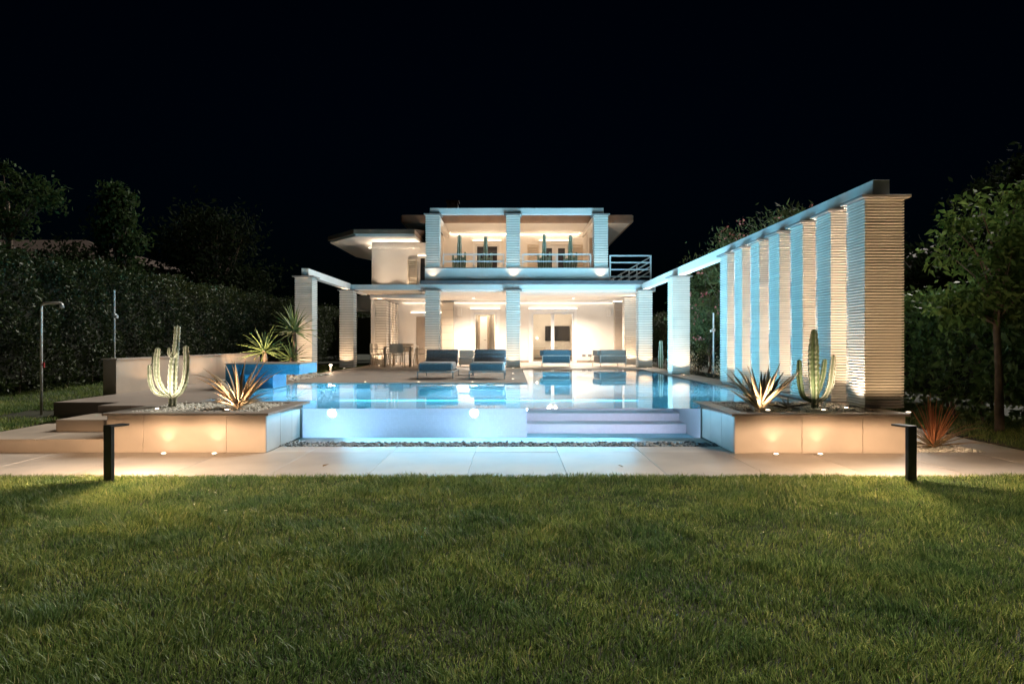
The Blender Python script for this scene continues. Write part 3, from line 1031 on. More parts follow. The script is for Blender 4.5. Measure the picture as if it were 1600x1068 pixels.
# ground floor back wall with openings (sliding door, hall door)
SD0, SD1, SDT = .86, 2.72, 2.60
HD0, HD1, HDT = -1.70, -.66, 2.60
vpart('wall', 'wall',
      (-5.53, HD0, WY, WY + .25, DZ, 3.10), (HD1, SD0, WY, WY + .25, DZ, 3.10), (SD1, 5.10, WY, WY + .25, DZ, 3.10),
      (HD0, HD1, WY, WY + .25, HDT, 3.10), (SD0, SD1, WY, WY + .25, SDT, 3.10))
vpart('skirting', 'taupe', (HD1 + .12, SD0 - .12, WY - .015, WY - .001, DZ, DZ + .09), (SD1 + .12, 4.45, WY - .015, WY - .001, DZ, DZ + .09), (-2.5, HD0 - .12, WY - .015, WY - .001, DZ, DZ + .09))
# left side wall of dining porch
vpart('side_wall', 'wall', (-5.56, -5.42, 26.9, 34, DZ, 3.10))
# porch ceiling and slab
vpart('ceiling_slab', 'white', (-3.30, 5.12, 24.36, 34, 3.102, 3.328), (-5.53, -3.302, 26.9, 34, 3.102, 3.328))
vpart('slab_edge', 'slab', (-3.22, 5.02, 23.86, 34, 3.332, 3.455), bevel=.006)
vpart('front_beam', 'white', (-6.04, 5.00, 24.14, 24.355, 3.142, 3.328), bevel=.004)
vpart('side_beam', 'white', (-5.90, -5.70, 24.36, 26.88, 3.142, 3.325))
# louvre slats over the dining place
for k in range(19):
    x = -5.60 + k * .125
    b = MB()
    b.v = [(x, 24.38, 3.15), (x + .02, 24.38, 3.14), (x + .075, 24.38, 3.27), (x + .055, 24.38, 3.28),
           (x, 26.88, 3.15), (x + .02, 26.88, 3.14), (x + .075, 26.88, 3.27), (x + .055, 26.88, 3.28)]
    b.f = [(0, 1, 2, 3), (7, 6, 5, 4), (0, 4, 5, 1), (1, 5, 6, 2), (2, 6, 7, 3), (3, 7, 4, 0)]
    b.build('louvre_slat', 'shutter', villa)
vpart('ledger_beam', 'white', (-5.53, -3.304, 26.55, 26.885, 3.0, 3.135))

# porch columns
VP = .082
lc = {}
for nm, x0, y0, joined in (('a', -6.07, 24.0, False), ('b', -3.06, 24.0, False), ('c', -.21, 24.0, False), ('d', 4.44, 24.0, False), ('e', 4.44, 27.0, False)):
    lc[nm] = column(villa, x0, x0 + .5, y0, y0 + .5, DZ, CT - (.0 if nm != 'e' else .04), VP, cap=(nm != 'e'), proud=.02, duty=.62)
# ribbed pilasters along the dining wall
for k, (y, d) in enumerate(((26.92, .46), (27.85, .3), (28.65, .3), (29.4, .3))):
    column(villa, -5.41, -4.95, y, y + d, DZ, 2.93, .1, join=True, cap=True, proud=.02, duty=.62, capover=.03)
# tiled pilasters on the back wall
for x0 in (-3.06, 4.46):
    o = vpart('pilaster', 'taupe' if x0 < 0 else 'core', (x0 + .01, x0 + .49, WY - .34, WY - .001, DZ, 3.02))
    for k in range(8):
        MBk = MB().box(x0, x0 + .5, WY - .352, WY - .3405, DZ + .005 + k * .327, DZ + .32 + k * .327)
        t_ = MBk.build('tile', 'shutter' if x0 < 0 else 'stone', None, .002, seg=1); t_.parent = o
    k_ = MB().box(x0 - .02, x0 + .52, WY - .37, WY - .0015, 3.021, 3.05).build('cap', 'cap'); k_.parent = o

def upl(x, y, z, tgt, w, label, ang=70):
    ground_light(x, y, z, label, (x, y, 3.0), w * .55, 120, .3, 'column uplights', wash=1.3)
upl(-5.82, 23.68, DZ + .003, (-5.82, 23.98, 2.0), 7, 'uplight at the foot of the leftmost porch column')
upl(-2.81, 23.68, DZ + .003, (-2.81, 23.98, 2.0), 6, 'uplight at the foot of the porch column behind the left lounger')
upl(.04, 23.68, DZ + .003, (.04, 23.98, 2.0), 8, 'uplight at the foot of the middle porch column')
upl(4.69, 23.68, DZ + .003, (4.69, 23.98, 2.0), 8, 'uplight at the foot of the rightmost porch column')
upl(4.69, 26.7, DZ + .003, (4.69, 26.98, 2.0), 9, 'uplight before the second right porch column')
upl(-5.18, 26.6, DZ + .003, (-5.18, 26.9, 2.0), 9, 'uplight before the ribbed dining wall')
upl(-4.78, 28.3, DZ + .003, (-5.1, 28.4, 2.0), 9, 'uplight beside the ribbed dining wall', 120)

# cove light along the porch wall and over the doors
vpart('cove_light', 'strip', (-4.8, 4.9, WY - .05, WY - .03, 3.06, 3.085))
vpart('cove_lip', 'white', (-4.8, 4.44, WY - .075, WY - .06, 3.03, 3.101))
def lintel(x0, x1, zt, y=WY):
    vpart('lintel', 'white', (x0 - .16, x1 + .16, y - .08, y - .002, zt + .10, zt + .16))
    vpart('lintel_light', 'striplow', (x0 - .12, x1 + .12, y - .055, y - .02, zt + .162, zt + .175))
lintel(SD0, SD1, SDT)
lintel(HD0, HD1, HDT)
lintel(-4.3, -3.15, 2.42)
# sliding door
def frame_rect(parent, x0, x1, z0, z1, y, w, d, m, name='frame'):
    b = MB().box(x0, x0 + w, y, y + d, z0, z1).box(x1 - w, x1, y, y + d, z0, z1)
    b.box(x0 + w, x1 - w, y, y + d, z1 - w, z1).box(x0 + w, x1 - w, y, y + d, z0, z0 + w * .7)
    return b.build(name, m, parent)
def opening(x0, x1, z0, z1, y, panes, trim=.12, panem='pane', name='window', wd=.05):
    b = MB().box(x0 - trim, x0, y - .03, y - .002, z0, z1 + trim).box(x1, x1 + trim, y - .03, y - .002, z0, z1 + trim).box(x0, x1, y - .03, y - .002, z1, z1 + trim)
    o = b.build(name, 'white', villa)
    w = (x1 - x0) / panes
    for k in range(panes):
        a, c = x0 + k * w, x0 + (k + 1) * w
        f = frame_rect(None, a + .004, c - .004, z0 + .004, z1 - .004, y + .04 + .05 * (k % 2), wd, .05, 'metalw'); f.parent = o
        p = MB().box(a + wd, c - wd, y + .06 + .05 * (k % 2), y + .07 + .05 * (k % 2), z0 + wd * .7, z1 - wd).build('pane', panem); p.parent = o
    return o
opening(SD0, SD1, DZ, SDT, WY, 2, name='sliding_door', wd=.07)
opening(HD0, HD1, DZ, HDT, WY, 1, name='hall_door', wd=.09)
d_ = vpart('side_door', 'taupe', (-4.2, -3.18, WY - .03, WY - .002, DZ, 2.40))

# living room behind the sliding door
room = vpart('living_room', 'wall', (.55, 3.35, 34.2, 34.4, DZ, 3.0), (.40, .55, WY + .26, 34.4, DZ, 3.0), (3.35, 3.5, WY + .26, 34.4, DZ, 3.0), (.55, 3.35, WY + .26, 34.4, 2.95, 3.1))
tv = empty('television', (2.27, 34.15, 1.36), 'large dark television on the living room wall behind the sliding door', 'television')
MB().box(1.66, 2.88, 34.13, 34.19, 1.36, 2.10).build('body', 'black', tv, .006)
MB().box(1.675, 2.865, 34.125, 34.1295, 1.375, 2.085).build('screen', 'darkpane', tv)
sb = empty('sideboard', (2.0, 33.9, DZ), 'low white sideboard below the television', 'sideboard')
MB().box(1.0, 3.1, 33.75, 34.18, .55, .95).build('body', 'white', sb, .006)
MB().box(1.1, 3.0, 33.8, 34.1, DZ, .549).build('plinth', 'taupe', sb)
for k in range(3):
    MB().box(1.02 + k * .69, 1.69 + k * .69, 33.735, 33.749, .57, .93).build('drawer', 'shutter', sb, .003)
dk = empty('round_stool_table', (1.95, 31.6, DZ), 'small round dark table inside the sliding door', 'table')
MB().disc((1.95, 31.6, 1.03), .17, .03, 20).build('top', 'fab_dark', dk)
MB().tube([(1.95, 31.6, DZ + .02), (1.95, 31.6, 1.03)], .02).build('stem', 'black', dk)
MB().disc((1.95, 31.6, DZ), .14, .02, 20).build('foot', 'black', dk)
cs = empty('shelf_unit', (1.25, 32.8, DZ), 'pale open shelf with small objects seen through the left door pane', 'shelf')
for z in (.42, .7, 1.0):
    MB().box(1.0, 1.6, 32.7, 33.0, z, z + .03).build('shelf', 'shutter', cs)
for x in (1.0, 1.57):
    MB().box(x, x + .03, 32.7, 33.0, DZ, 1.04).build('side', 'shutter', cs)
wl = empty('wall_lamp', (1.25, 34.15, 1.5), 'small glowing wall lamp inside the living room', 'lamp')
MB().box(1.19, 1.31, 34.14, 34.19, 1.47, 1.53).build('body', 'white', wl)
MB().disc((1.25, 34.10, 1.45), .045, .09, 12).build('bulb', 'bulb', wl)
point('room_light', (1.9, 32.3, 2.7), 20, (1, .80, .58), .25, wl)
# hall behind the left door
hall = vpart('hall', 'wall', (HD0 - .3, HD1 + .3, 33.2, 33.4, DZ, 3.0), (HD0 - .45, HD0 - .3, WY + .26, 33.4, DZ, 3.0), (HD1 + .3, HD1 + .45, WY + .26, 33.4, DZ, 3.0), (HD0 - .3, HD1 + .3, WY + .26, 33.2, 2.95, 3.1))
hd = empty('interior_door', (-1.5, 32.4, DZ), 'white interior door with dark handle standing in the hall', 'door')
MB().box(-1.52, -1.18, 32.40, 32.44, DZ + .005, 2.5).build('leaf', 'white', hd, .004)
MB().box(-1.24, -1.22, 32.34, 32.399, 1.37, 1.40).box(-1.34, -1.22, 32.335, 32.345, 1.375, 1.395).build('handle', 'black', hd)
MB().box(-1.62, -1.525, 32.38, 32.46, DZ, 2.55).box(-1.175, -1.08, 32.38, 32.46, DZ, 2.55).build('jamb', 'taupe', hd)
pt = empty('wardrobe', (-.8, 32.4, DZ), 'narrow tan wardrobe at the right of the hall', 'wardrobe')
MB().box(-.86, -.62, 32.2, 32.9, DZ, 2.6).build('body', 'shutter', pt)
hl = empty('hall_ceiling_light', (-1.2, 31.6, 2.9), 'ceiling lamp lighting the hall', 'lamp')
MB().disc((-1.2, 31.6, 2.90), .09, .045, 16).build('shade', 'bulb', hl)
point('hall_lamp', (-1.2, 31.5, 2.75), 15, (1, .80, .58), .1, hl)

# porch downlights, speakers, sockets
for (x, lab) in ((-1.57, 'left recessed downlight in the porch ceiling'), (2.52, 'right recessed downlight in the porch ceiling')):
    o = empty('downlight', (x, 28, 3.08), lab, 'downlight', 'porch downlights')
    MB().disc((x, 28, 3.085), .085, .016, 20).build('trim', 'metalw', o)
    MB().disc((x, 28, 3.081), .055, .005, 20).build('lens', 'bulb', o)
    spot('down_spot', (x, 28, 3.06), (x, 28, 0), 190, 150, .6, (1.0, .85, .69), .05, o)
for (x, lab) in ((-2.30, 'white wall speaker beside the left pilaster'), (4.25, 'white wall speaker near the right pilaster')):
    o = empty('wall_speaker', (x, WY - .1, 2.5), lab, 'speaker', 'porch wall speakers')
    MB().box(x - .1, x + .1, WY - .17, WY - .03, 2.42, 2.76).build('body', 'white', o, .02)
    MB().box(x - .085, x + .085, WY - .176, WY - .1705, 2.44, 2.74).build('grille', 'wall', o)
for (x, lab) in ((3.16, 'left black socket low on the porch wall'), (3.42, 'right black socket low on the porch wall with cord')):
    o = empty('wall_socket', (x, WY - .02, .70), lab, 'socket', 'porch wall sockets')
    MB().box(x - .07, x + .07, WY - .02, WY - .002, .66, .75).build('plate', 'black', o, .004)
    MB().box(x - .05, x + .05, WY - .024, WY - .0205, .675, .735).build('insert', 'fab_dark', o)
tag(MB().tube([(3.45, WY - .03, .66), (3.47, WY - .05, .55), (3.40, WY - .06, .45), (3.3, WY - .1, .41)], .008, 6).build('cord', 'black'), 'black cord hanging from the right wall socket', 'cord')

# --- upper floor
TZ = 3.46
vpart('parapet', 'white', (-3.08, 3.42, 24.14, 24.36, TZ - .003, 3.90), (-3.08, -2.86, 24.361, 26.89, TZ - .003, 3.90), (3.20, 3.42, 24.361, 28.1, TZ - .003, 3.90))
vpart('parapet_coping', 'cap', (-3.11, 3.45, 24.10, 24.40, 3.901, 3.925), bevel=.004)
vpart('terrace_floor', 'deck', (-2.86, 3.2, 24.362, 30, TZ - .002, TZ + .02))
UC = []
for x0 in (-3.06, -.21, 2.90):
    UC.append(column(villa, x0, x0 + .5, 24.145, 24.64, 3.93, 5.80, VP, cap=True, proud=.02, duty=.62))
vpart('upper_beam', 'white', (-2.92, 3.26, 24.28, 24.50, 5.838, 6.06), bevel=.004)
for x in (-2.92, 3.05):
    vpart('terrace_beam', 'white', (x, x + .2, 24.505, WY - .3, 5.84, 6.05))
# upper walls
w1, w2 = (-1.60, -.59), (1.32, 2.47)
WT = 5.56
vpart('upper_wall', 'wall',
      (-3.0, w1[0], WY, WY + .25, TZ, 6.12), (w1[1], w2[0], WY, WY + .25, TZ, 6.12), (w2[1], 3.12, WY, WY + .25, TZ, 6.12),
      (w1[0], w1[1], WY, WY + .25, WT, 6.12), (w2[0], w2[1], WY, WY + .25, WT, 6.12))
vpart('terrace_side_wall', 'wall', (-3.2, -3.0, 27.16, WY + .25, TZ, 6.12))
vpart('terrace_side_wall', 'wall', (3.12, 3.88, 28.25, WY + .25, TZ, 6.12))
vpart('side_opening', 'taupe', (-3.0 + .001, -2.985, 27.5, 28.2, TZ, 5.5), (3.2, 3.5, 28.235, 28.249, 3.9, 5.6))
opening(w1[0], w1[1], TZ, WT, WY, 1, panem='darkpane', wd=.06)
opening(w2[0], w2[1], TZ, WT, WY, 2, panem='darkpane', wd=.13)
vpart('room_blind', 'taupe', (w1[0], w1[1], WY + .3, WY + .32, TZ, WT), (w2[0], w2[1], WY + .3, WY + .32, TZ, WT))
lintel(w1[0], w1[1], WT + .02)
lintel(w2[0], w2[1], WT + .02)
M['stripup'] = emis('terrace_strip', WARMW, 5.5)
vpart('terrace_cove_light', 'stripup', (-2.7, 2.95, WY - .05, WY - .03, 6.075, 6.10))
vpart('terrace_cove_lip', 'white', (-2.7, 2.95, WY - .075, WY - .06, 6.05, 6.119))
def shutter(x0, x1, z0, z1, y):
    o = frame_rect(villa, x0, x1, z0, z1, y - .05, .05, .045, 'shutter', 'shutter')
    n = int((z1 - z0 - .1) / .075)
    b = MB()
    for k in range(n):
        z = z0 + .06 + k * .075
        q = len(b.v)
        b.v += [(x0 + .05, y - .045, z), (x1 - .05, y - .045, z), (x1 - .05, y - .012, z + .05), (x0 + .05, y - .012, z + .05),
                (x0 + .05, y - .039, z - .006), (x1 - .05, y - .039, z - .006), (x1 - .05, y - .006, z + .044), (x0 + .05, y - .006, z + .044)]
        b.f += [tuple(q + i for i in t) for t in ((0, 1, 2, 3), (7, 6, 5, 4), (0, 4, 5, 1), (1, 5, 6, 2), (2, 6, 7, 3), (3, 7, 4, 0))]
    s = b.build('louvre_slats', 'shutter'); s.parent = o; s['kind'] = 'stuff'
    return o
shutter(.68, 1.17, TZ + .02, WT, WY)
shutter(2.62, 3.10, TZ + .02, WT, WY)

# main roof: wide eaves, brown gutter, hipped low roof
EX0, EX1, EY0, EY1, EZ = -4.45, 4.86, 27.6, 37.5, 6.122
vpart('soffit', 'white', (EX0 + .06, EX1 - .06, EY0 + .06, EY1, EZ, EZ + .10))
vpart('gutter', 'fascia', (EX0, EX1, EY0 - .06, EY0 + .055, EZ + .03, EZ + .30), (EX0 - .06, EX0 + .055, EY0 + .056, EY1, EZ + .03, EZ + .30), (EX1 - .055, EX1 + .06, EY0 + .056, EY1, EZ + .03, EZ + .30), bevel=.02)
vpart('gutter_band', 'fascia', (EX0 + .02, EX1 - .02, EY0 - .03, EY0 + .03, EZ - .02, EZ + .028))
rb = MB()
zr, zt_ = EZ + .28, EZ + 1.25
rb.v = [(EX0, EY0, zr), (EX1, EY0, zr), (EX1, EY1, zr), (EX0, EY1, zr), (-1.2, 32.4, zt_), (1.6, 32.4, zt_)]
rb.f = [(0, 1, 5, 4), (1, 2, 5), (2, 3, 4, 5), (3, 0, 4), (3, 2, 1, 0)]
roof = rb.build('roof', 'rooftile', villa)
ch = MB().box(-3.15, -2.62, 33, 33.5, 7.0, 7.95).build('chimney', 'slab'); ch.parent = roof
ch2 = MB().box(-3.2, -2.57, 32.95, 33.55, 8.07, 8.14).box(-3.12, -3.0, 33.05, 33.45, 7.951, 8.069).box(-2.77, -2.65, 33.05, 33.45, 7.951, 8.069).build('chimney_cap', 'rooftile'); ch2.parent = roof

# left wing with chamfered eave
vpart('wing_wall', 'wall', (-5.53, -3.62, 26.9, 27.15, 3.33, 5.21), (-3.62, -3.43, 26.9, 27.15, 4.6, 5.21), (-3.43, -3.0, 26.9, 27.15, 3.33, 5.21), (-5.53, -5.30, 27.15, 34, 3.33, 5.21))
vpart('wing_window', 'darkpane', (-3.62, -3.43, 27.0, 27.02, 3.4, 4.6))
shutter(-4.12, -3.74, 3.46, 4.55, 26.9)
vpart('wing_lintel', 'white', (-3.72, -3.36, 26.84, 26.898, 4.62, 4.68))
vpart('wing_lintel_light', 'striplow', (-3.70, -3.38, 26.85, 26.89, 4.682, 4.694))
ev = [(-3.62, 25.3), (-5.81, 25.3), (-7.2, 27.0), (-7.2, 31.5), (-6.6, 33.2), (-3.62, 33.2)]
MB().prism(ev, 5.212, 5.30).build('wing_soffit', 'white', villa)
def offs(pts, d):
    c = (-5.2, 29.2)
    return [(p[0] + d * (1 if p[0] > c[0] else -1) * (abs(p[0] - c[0]) > .1), p[1] + d * (1 if p[1] > c[1] else -1)) for p in pts]
ev2 = [(-3.60, 25.22), (-5.85, 25.22), (-7.28, 26.97), (-7.28, 31.5), (-6.65, 33.28), (-3.60, 33.28)]
MB().prism(ev2, 5.302, 5.46).build('wing_gutter', 'fascia', villa)
g3 = [(p[0], p[1]) for p in ev2]
rv = MB()
rv.v = [(p[0], p[1], 5.461) for p in g3] + [(-3.4, 29.2, 6.0), (-4.6, 29.2, 6.0)]
rv.f = [(0, 1, 7, 6), (1, 2, 7), (2, 3, 7), (3, 4, 7), (4, 5, 6, 7), (5, 0, 6)]
rv.build('wing_roof', 'rooftile', villa)
vpart('wing_cove_light', 'stripsoft', (-5.5, -3.7, 26.80, 26.86, 5.00, 5.012))
vpart('wing_cove_lip', 'white', (-5.53, -3.65, 26.765, 26.78, 4.975, 5.03), (-5.53, -3.65, 26.781, 26.899, 4.975, 4.995))
M['stripside'] = emis('side_eave_strip', WARMW, 3.5)
vpart('wing_side_cove_light', 'stripside', (-5.62, -5.57, 26.9, 31.0, 5.00, 5.012))
vpart('wing_side_cove_lip', 'white', (-5.665, -5.65, 26.9, 31.0, 4.975, 5.03), (-5.649, -5.531, 26.9, 31.0, 4.975, 4.995))
for x, lab in ((-5.0, 'left added hidden uplight washing the upper wing wall'), (-4.05, 'right added hidden uplight washing the upper wing wall')):
    ground_light(x, 26.45, 3.335, lab, (x, 26.45, 6.0), 2.0, 130, .3, 'added wing wall uplights', WARMW, wash=2.0)  # added out of view to brighten the wing wall
vpart('uplight_tray', 'white', (-5.5, -3.3, 26.3, 26.6, 3.329, 3.3345))  # tray for the added wing uplights
# side canopy beyond the wing
vpart('side_canopy', 'wall', (-7.0, -5.57, 30.5, 34, 2.75, 3.35))
vpart('side_canopy_soffit', 'white', (-7.1, -5.57, 30.4, 34, 2.66, 2.748))

# parapet and column uplights on the ledge
for (x, lab) in ((-2.80, 'ledge uplight below the left terrace column'), (.05, 'ledge uplight below the middle terrace column'), (3.13, 'ledge uplight below the right terrace column')):
    ground_light(x, 23.98, 3.457, lab, (x, 23.98, 4.6), 1.4, 100, .4, 'terrace ledge uplights', WARM, .02, wash=1.0)

# terrace railings
def railing(x0, x1, y, z0, rows, posts, label):
    o = empty('railing', ((x0 + x1) / 2, y, z0), label, 'railing', 'terrace railings')
    for x in posts:
        MB().box(x - .018, x + .018, y - .018, y + .018, z0, rows[-1] - .021).build('post', 'metalw', o)
    for z in rows:
        MB().box(x0 - .02, x1 + .02, y - .02, y + .02, z - .02, z + .02).build('bar', 'metalw', o)
    return o
rows = [4.16, 4.41]
railing(-2.44, -.30, 24.28, 3.926, rows, (-2.44, -1.36, -.30), 'left terrace railing between the left and middle upper columns')
railing(.38, 2.80, 24.28, 3.926, rows, (.38, 1.60, 2.80), 'right terrace railing between the middle and right upper columns')
o = empty('stair_railing', (4.2, 24.3, 3.455), 'white grid railing around the stair right of the terrace', 'railing')
for x in (3.49, 4.93):
    MB().box(x - .025, x + .025, 24.25, 24.30, 3.456, 4.38).build('post', 'metalw', o)
for z in (3.62, 3.87, 4.12, 4.36):
    MB().box(3.516, 4.904, 24.255, 24.295, z - .022, z + .022).build('bar', 'metalw', o)
for k in range(4):
    z0 = 4.38 - .27 * k
    x0 = 3.45 + .30 * k
    MB().bar((x0, 25.2, 3.47), (5.1, 25.2, 3.47 + (5.1 - x0) * .58), .045).build('diagonal_bar', 'metalw', o)
for k in range(4):
    x = 3.75 + .29 * k
    MB().box(x - .02, x + .02, 25.235, 25.27, 3.456, 3.5 + (x - 3.45) * .58).build('baluster', 'metalw', o)

# ------------------------------------------------------------------ furniture
def rod(a, b, w, m, name, root):
    o = MB().bar(a, b, w).build(name, m)
    o.parent = root
    return o

def soft(name, m, root, x0, x1, y0, y1, z0, z1, bev=.05, rot=None):
    o = MB().box(x0, x1, y0, y1, z0, z1).build(name, m, None, bev, True, 3)
    o.parent = root
    if rot:
        o.rotation_euler = rot
    return o

def lounger(label):
    r = empty('sun_lounger', (0, 0, 0), label, 'sun lounger', 'two sun loungers on the deck')
    W = .87
    f = MB().box(0, W, 0, .03, .165, .19).box(0, W, 1.72, 1.75, .165, .19).box(0, .03, .031, 1.719, .165, .19).box(W - .03, W, .031, 1.719, .165, .19).build('frame', 'metalg')
    f.parent = r
    for x in (.012, W - .012):
        for y in (.012, 1.738):
            o = MB().box(x - .012, x + .012, y - .012, y + .012, 0, .164).build('leg', 'metalg'); o.parent = r
    c = soft('seat_cushion', 'fab_mid', r, .01, W - .01, .012, 1.2, .195, .405, .07)
    fr = MB().box(.06, W - .06, .004, .0115, .215, .36).build('pool_lit_front', 'fab_blue', None, .02); fr.parent = c  # bluer than the seat: pool light put into the fabric colour
    # reclined backrest of three padded bands
    for k in range(3):
        a = math.radians(52)
        y0 = 1.06 + math.cos(a) * .14 * k
        z0 = .36 + math.sin(a) * .14 * k
        o = MB().box(.07, W + .02, -.05, .05, 0, .135).build('backrest_band', 'fab_dark', None, .03, True, 3)
        o.location = (0, y0, z0)
        o.rotation_euler = (-(math.pi / 2 - a), 0, 0)
        o.parent = r
    b = MB().bar((.1, 1.08, .3), (.1, 1.36, .68), .025).bar((W, 1.08, .3), (W, 1.36, .68), .025).build('back_support', 'metalg')
    b.parent = r
    return r
L1 = lounger('left charcoal sun lounger with raised back on the deck')
L1.location = (-2.28, 16.4, DZ)
L2 = copy_tree(L1)
L2['label'] = 'right charcoal sun lounger with raised back near the pool corner'
L2.location = (-1.04, 16.4, DZ)

st = empty('side_table', (0, 0, 0), 'thin grey side table between the two sun loungers', 'side table')
for nm, q in (('top', (0, .38, 0, .4, .45, .475)), ('base', (0, .38, .02, .38, .0, .02)), ('upright', (.355, .38, .18, .22, .021, .449))):
    o = MB().box(*q).build(nm, 'metalg'); o.parent = st
st.location = (-1.44, 18.3, DZ)

pf = empty('white_armchair', (0, 0, 0), 'rounded white armchair behind the gap between the loungers', 'armchair')
soft('seat', 'fab_white', pf, 0, .6, 0, .6, .06, .34, .06)
soft('backrest', 'fab_white', pf, .03, .57, -.02, .12, .342, .60, .06)
for x in (.05, .55):
    for y in (.05, .55):
        o = MB().tube([(x, y, 0), (x, y, .065)], .018).build('leg', 'sand'); o.parent = pf
pf.location = (-1.95, 24.9, DZ)

def armchair(label, fab, w=1.0):
    r = empty('lounge_armchair', (0, 0, 0), label, 'armchair', 'lounge armchairs by the pool end')
    h = w / 2
    o = MB().box(-h, h, -.02, .02, .40, .425).box(-h, h, -.02, .02, .14, .165).box(-h, -h + .03, -.02, .02, .166, .399).box(h - .03, h, -.02, .02, .166, .399).build('back_frame', 'metalw'); o.parent = r
    for x in (-h + .015, h - .015):
        for y in (0, .78):
            o = MB().box(x - .012, x + .012, y - .012, y + .012, 0, .139).build('leg', 'metalw'); o.parent = r
    o = MB().box(-h, -h + .03, .021, .80, .14, .165).box(h - .03, h, .021, .80, .14, .165).box(-h + .031, h - .031, .77, .80, .14, .165).build('seat_frame', 'metalw'); o.parent = r
    soft('back_cushion', fab, r, -h + .03, h - .03, .0, .16, .427, .62, .03)
    soft('back_panel', fab, r, -h + .032, h - .032, -.012, .02, .168, .398, .006)
    soft('seat_cushion', fab, r, -h + .04, h - .04, .165, .80, .17, .40, .05)
    for s in (-1, 1):
        soft('armrest', fab, r, s * h - .06, s * h + .06, .14, .62, .405, .60, .03)
    return r
A1 = armchair('slate blue armchair seen from behind before the sliding door', 'fab_blue')
A1.location = (1.57, 24.3, DZ)
A2 = armchair('taupe armchair turned sideways near the right columns', 'fab_taupe', 1.0)
A2.location = (3.62, 24.4, DZ)
A2.rotation_euler = (0, 0, R(14))

# dining table and chairs
dt = empty('dining_table', (0, 0, 0), 'long sand coloured dining table under the louvre roof', 'dining table')
o = MB().box(-.5, .5, 0, 2.0, .71, .745).build('top', 'sand', None, .004); o.parent = dt
for x in (-.46, .46):
    for y in (.05, 1.95):
        o = MB().box(x - .04, x + .04, y - .04, y + .04, 0, .709).build('leg', 'sand'); o.parent = dt
dt.location = (-4.16, 24.75, DZ)
def chair(label):
    r = empty('dining_chair', (0, 0, 0), label, 'chair', 'dining chairs')
    o = MB().box(-.23, .23, -.22, .22, .43, .455).build('seat', 'sand', None, .01); o.parent = r
    o = MB().box(-.23, .23, -.255, -.235, .50, .84).build('backrest', 'sand', None, .008); o.parent = r
    o = MB().bar((-.22, -.225, .44), (-.22, -.245, .52), .022).bar((.22, -.225, .44), (.22, -.245, .52), .022).build('back_post', 'sand'); o.parent = r
    for x in (-.2, .2):
        for y, yy in ((-.2, -.27), (.19, .23)):
            o = MB().bar((x, y, .432), (x * 1.08, yy, 0), .024).build('leg', 'sand'); o.parent = r
    for s in (-1, 1):
        o = MB().bar((s * .235, -.23, .64), (s * .235, .15, .63), .022).bar((s * .235, .15, .63), (s * .225, .17, .44), .02).build('armrest', 'sand'); o.parent = r
    return r
ch0 = chair('dining chair at the near end, back to the pool')
spots = [(-4.12, 24.62, 0, None), (-4.95, 25.2, -90, 'nearer dining chair on the left side of the table'), (-4.95, 26.1, -90, 'farther dining chair on the left side of the table'),
         (-3.38, 25.2, 90, 'nearer dining chair on the right side of the table'), (-3.38, 26.1, 90, 'farther dining chair on the right side of the table'),
         (-4.16, 27.05, 180, 'dining chair at the far end of the table facing the pool')]
for i, (x, y, a, lab) in enumerate(spots):
    c = ch0 if i == 0 else copy_tree(ch0)
    if lab: c['label'] = lab
    c.location = (x, y, DZ); c.rotation_euler = (0, 0, R(a))

# deck spotlights by the pool edge
for x, lab in ((-3.30, 'leftmost tiny deck light at the pool edge'), (-2.10, 'middle tiny deck light at the pool edge'), (-.89, 'rightmost tiny deck light at the pool edge')):
    ground_light(x, 15.35, DZ + .002, lab, (x, 15.35, 3), .5, 60, .9, 'deck lights', WARMW, .022)
for y, lab in ((16.6, 'nearest deck light on the deck corner'), (19.4, 'farther deck light on the deck corner')):
    ground_light(.02, y, DZ + .002, lab, (.02, y, 3), .3, 60, .9, 'deck lights', WARMW, .02)

# path light on the side lawn
o = empty('garden_light', (-5.42, 20.4, DZ), 'short white garden light glowing between the left columns', 'garden light')
MB().tube([(-5.42, 20.4, DZ + .002), (-5.42, 20.4, DZ + .20)], .035, 12).build('post', 'white', o)
MB().disc((-5.42, 20.4, DZ + .202), .045, .02, 12).build('head', 'glow', o)
point('garden_glow', (-5.42, 20.3, DZ + .3), 2.0, WARM, .05, o)

# ------------------------------------------------------------------ garden walls and basin on the left
gw = empty('garden_wall', (-6.95, 14, .3), 'long low beige garden wall running back beside the left lawn', 'wall')
for k in range(5):
    MB().box(-7.10, -6.87, 11.85 + k * 1.35, 11.85 + k * 1.35 + 1.346, .10, .985).build('panel', 'stone', gw, .003)
MB().box(-7.13, -6.84, 11.82, 18.63, .986, 1.01).build('coping', 'coping', gw, .003)

bs = empty('blue_basin', (-4.75, 13.5, DZ), 'blue mosaic water trough raised over the pool corner', 'water trough')
MB().box(-5.46, -4.045, 13.0, 14.15, .68, .872).build('trough', 'bluetile', bs, .006)
MB().box(-5.47, -4.035, 12.99, 14.16, .873, .888).build('rim', 'coping', bs)
MB().box(-5.458, -5.09, 13.003, 14.12, DZ + .001, .679).build('pier', 'bluetile', bs)
MB().box(-5.088, -4.66, 13.30, 14.10, DZ + .001, .678).build('pier', 'bluetile', bs)

for y, lab in ((12.7, 'nearer added recessed light washing the low garden wall'), (14.9, 'farther added recessed light washing the low garden wall')):
    ground_light(-6.35, y, DZ + .003, lab, (-6.35, y, 3.0), 2.6, 150, .3, 'added garden wall lights', wash=1.0)  # added to lighten the low garden wall
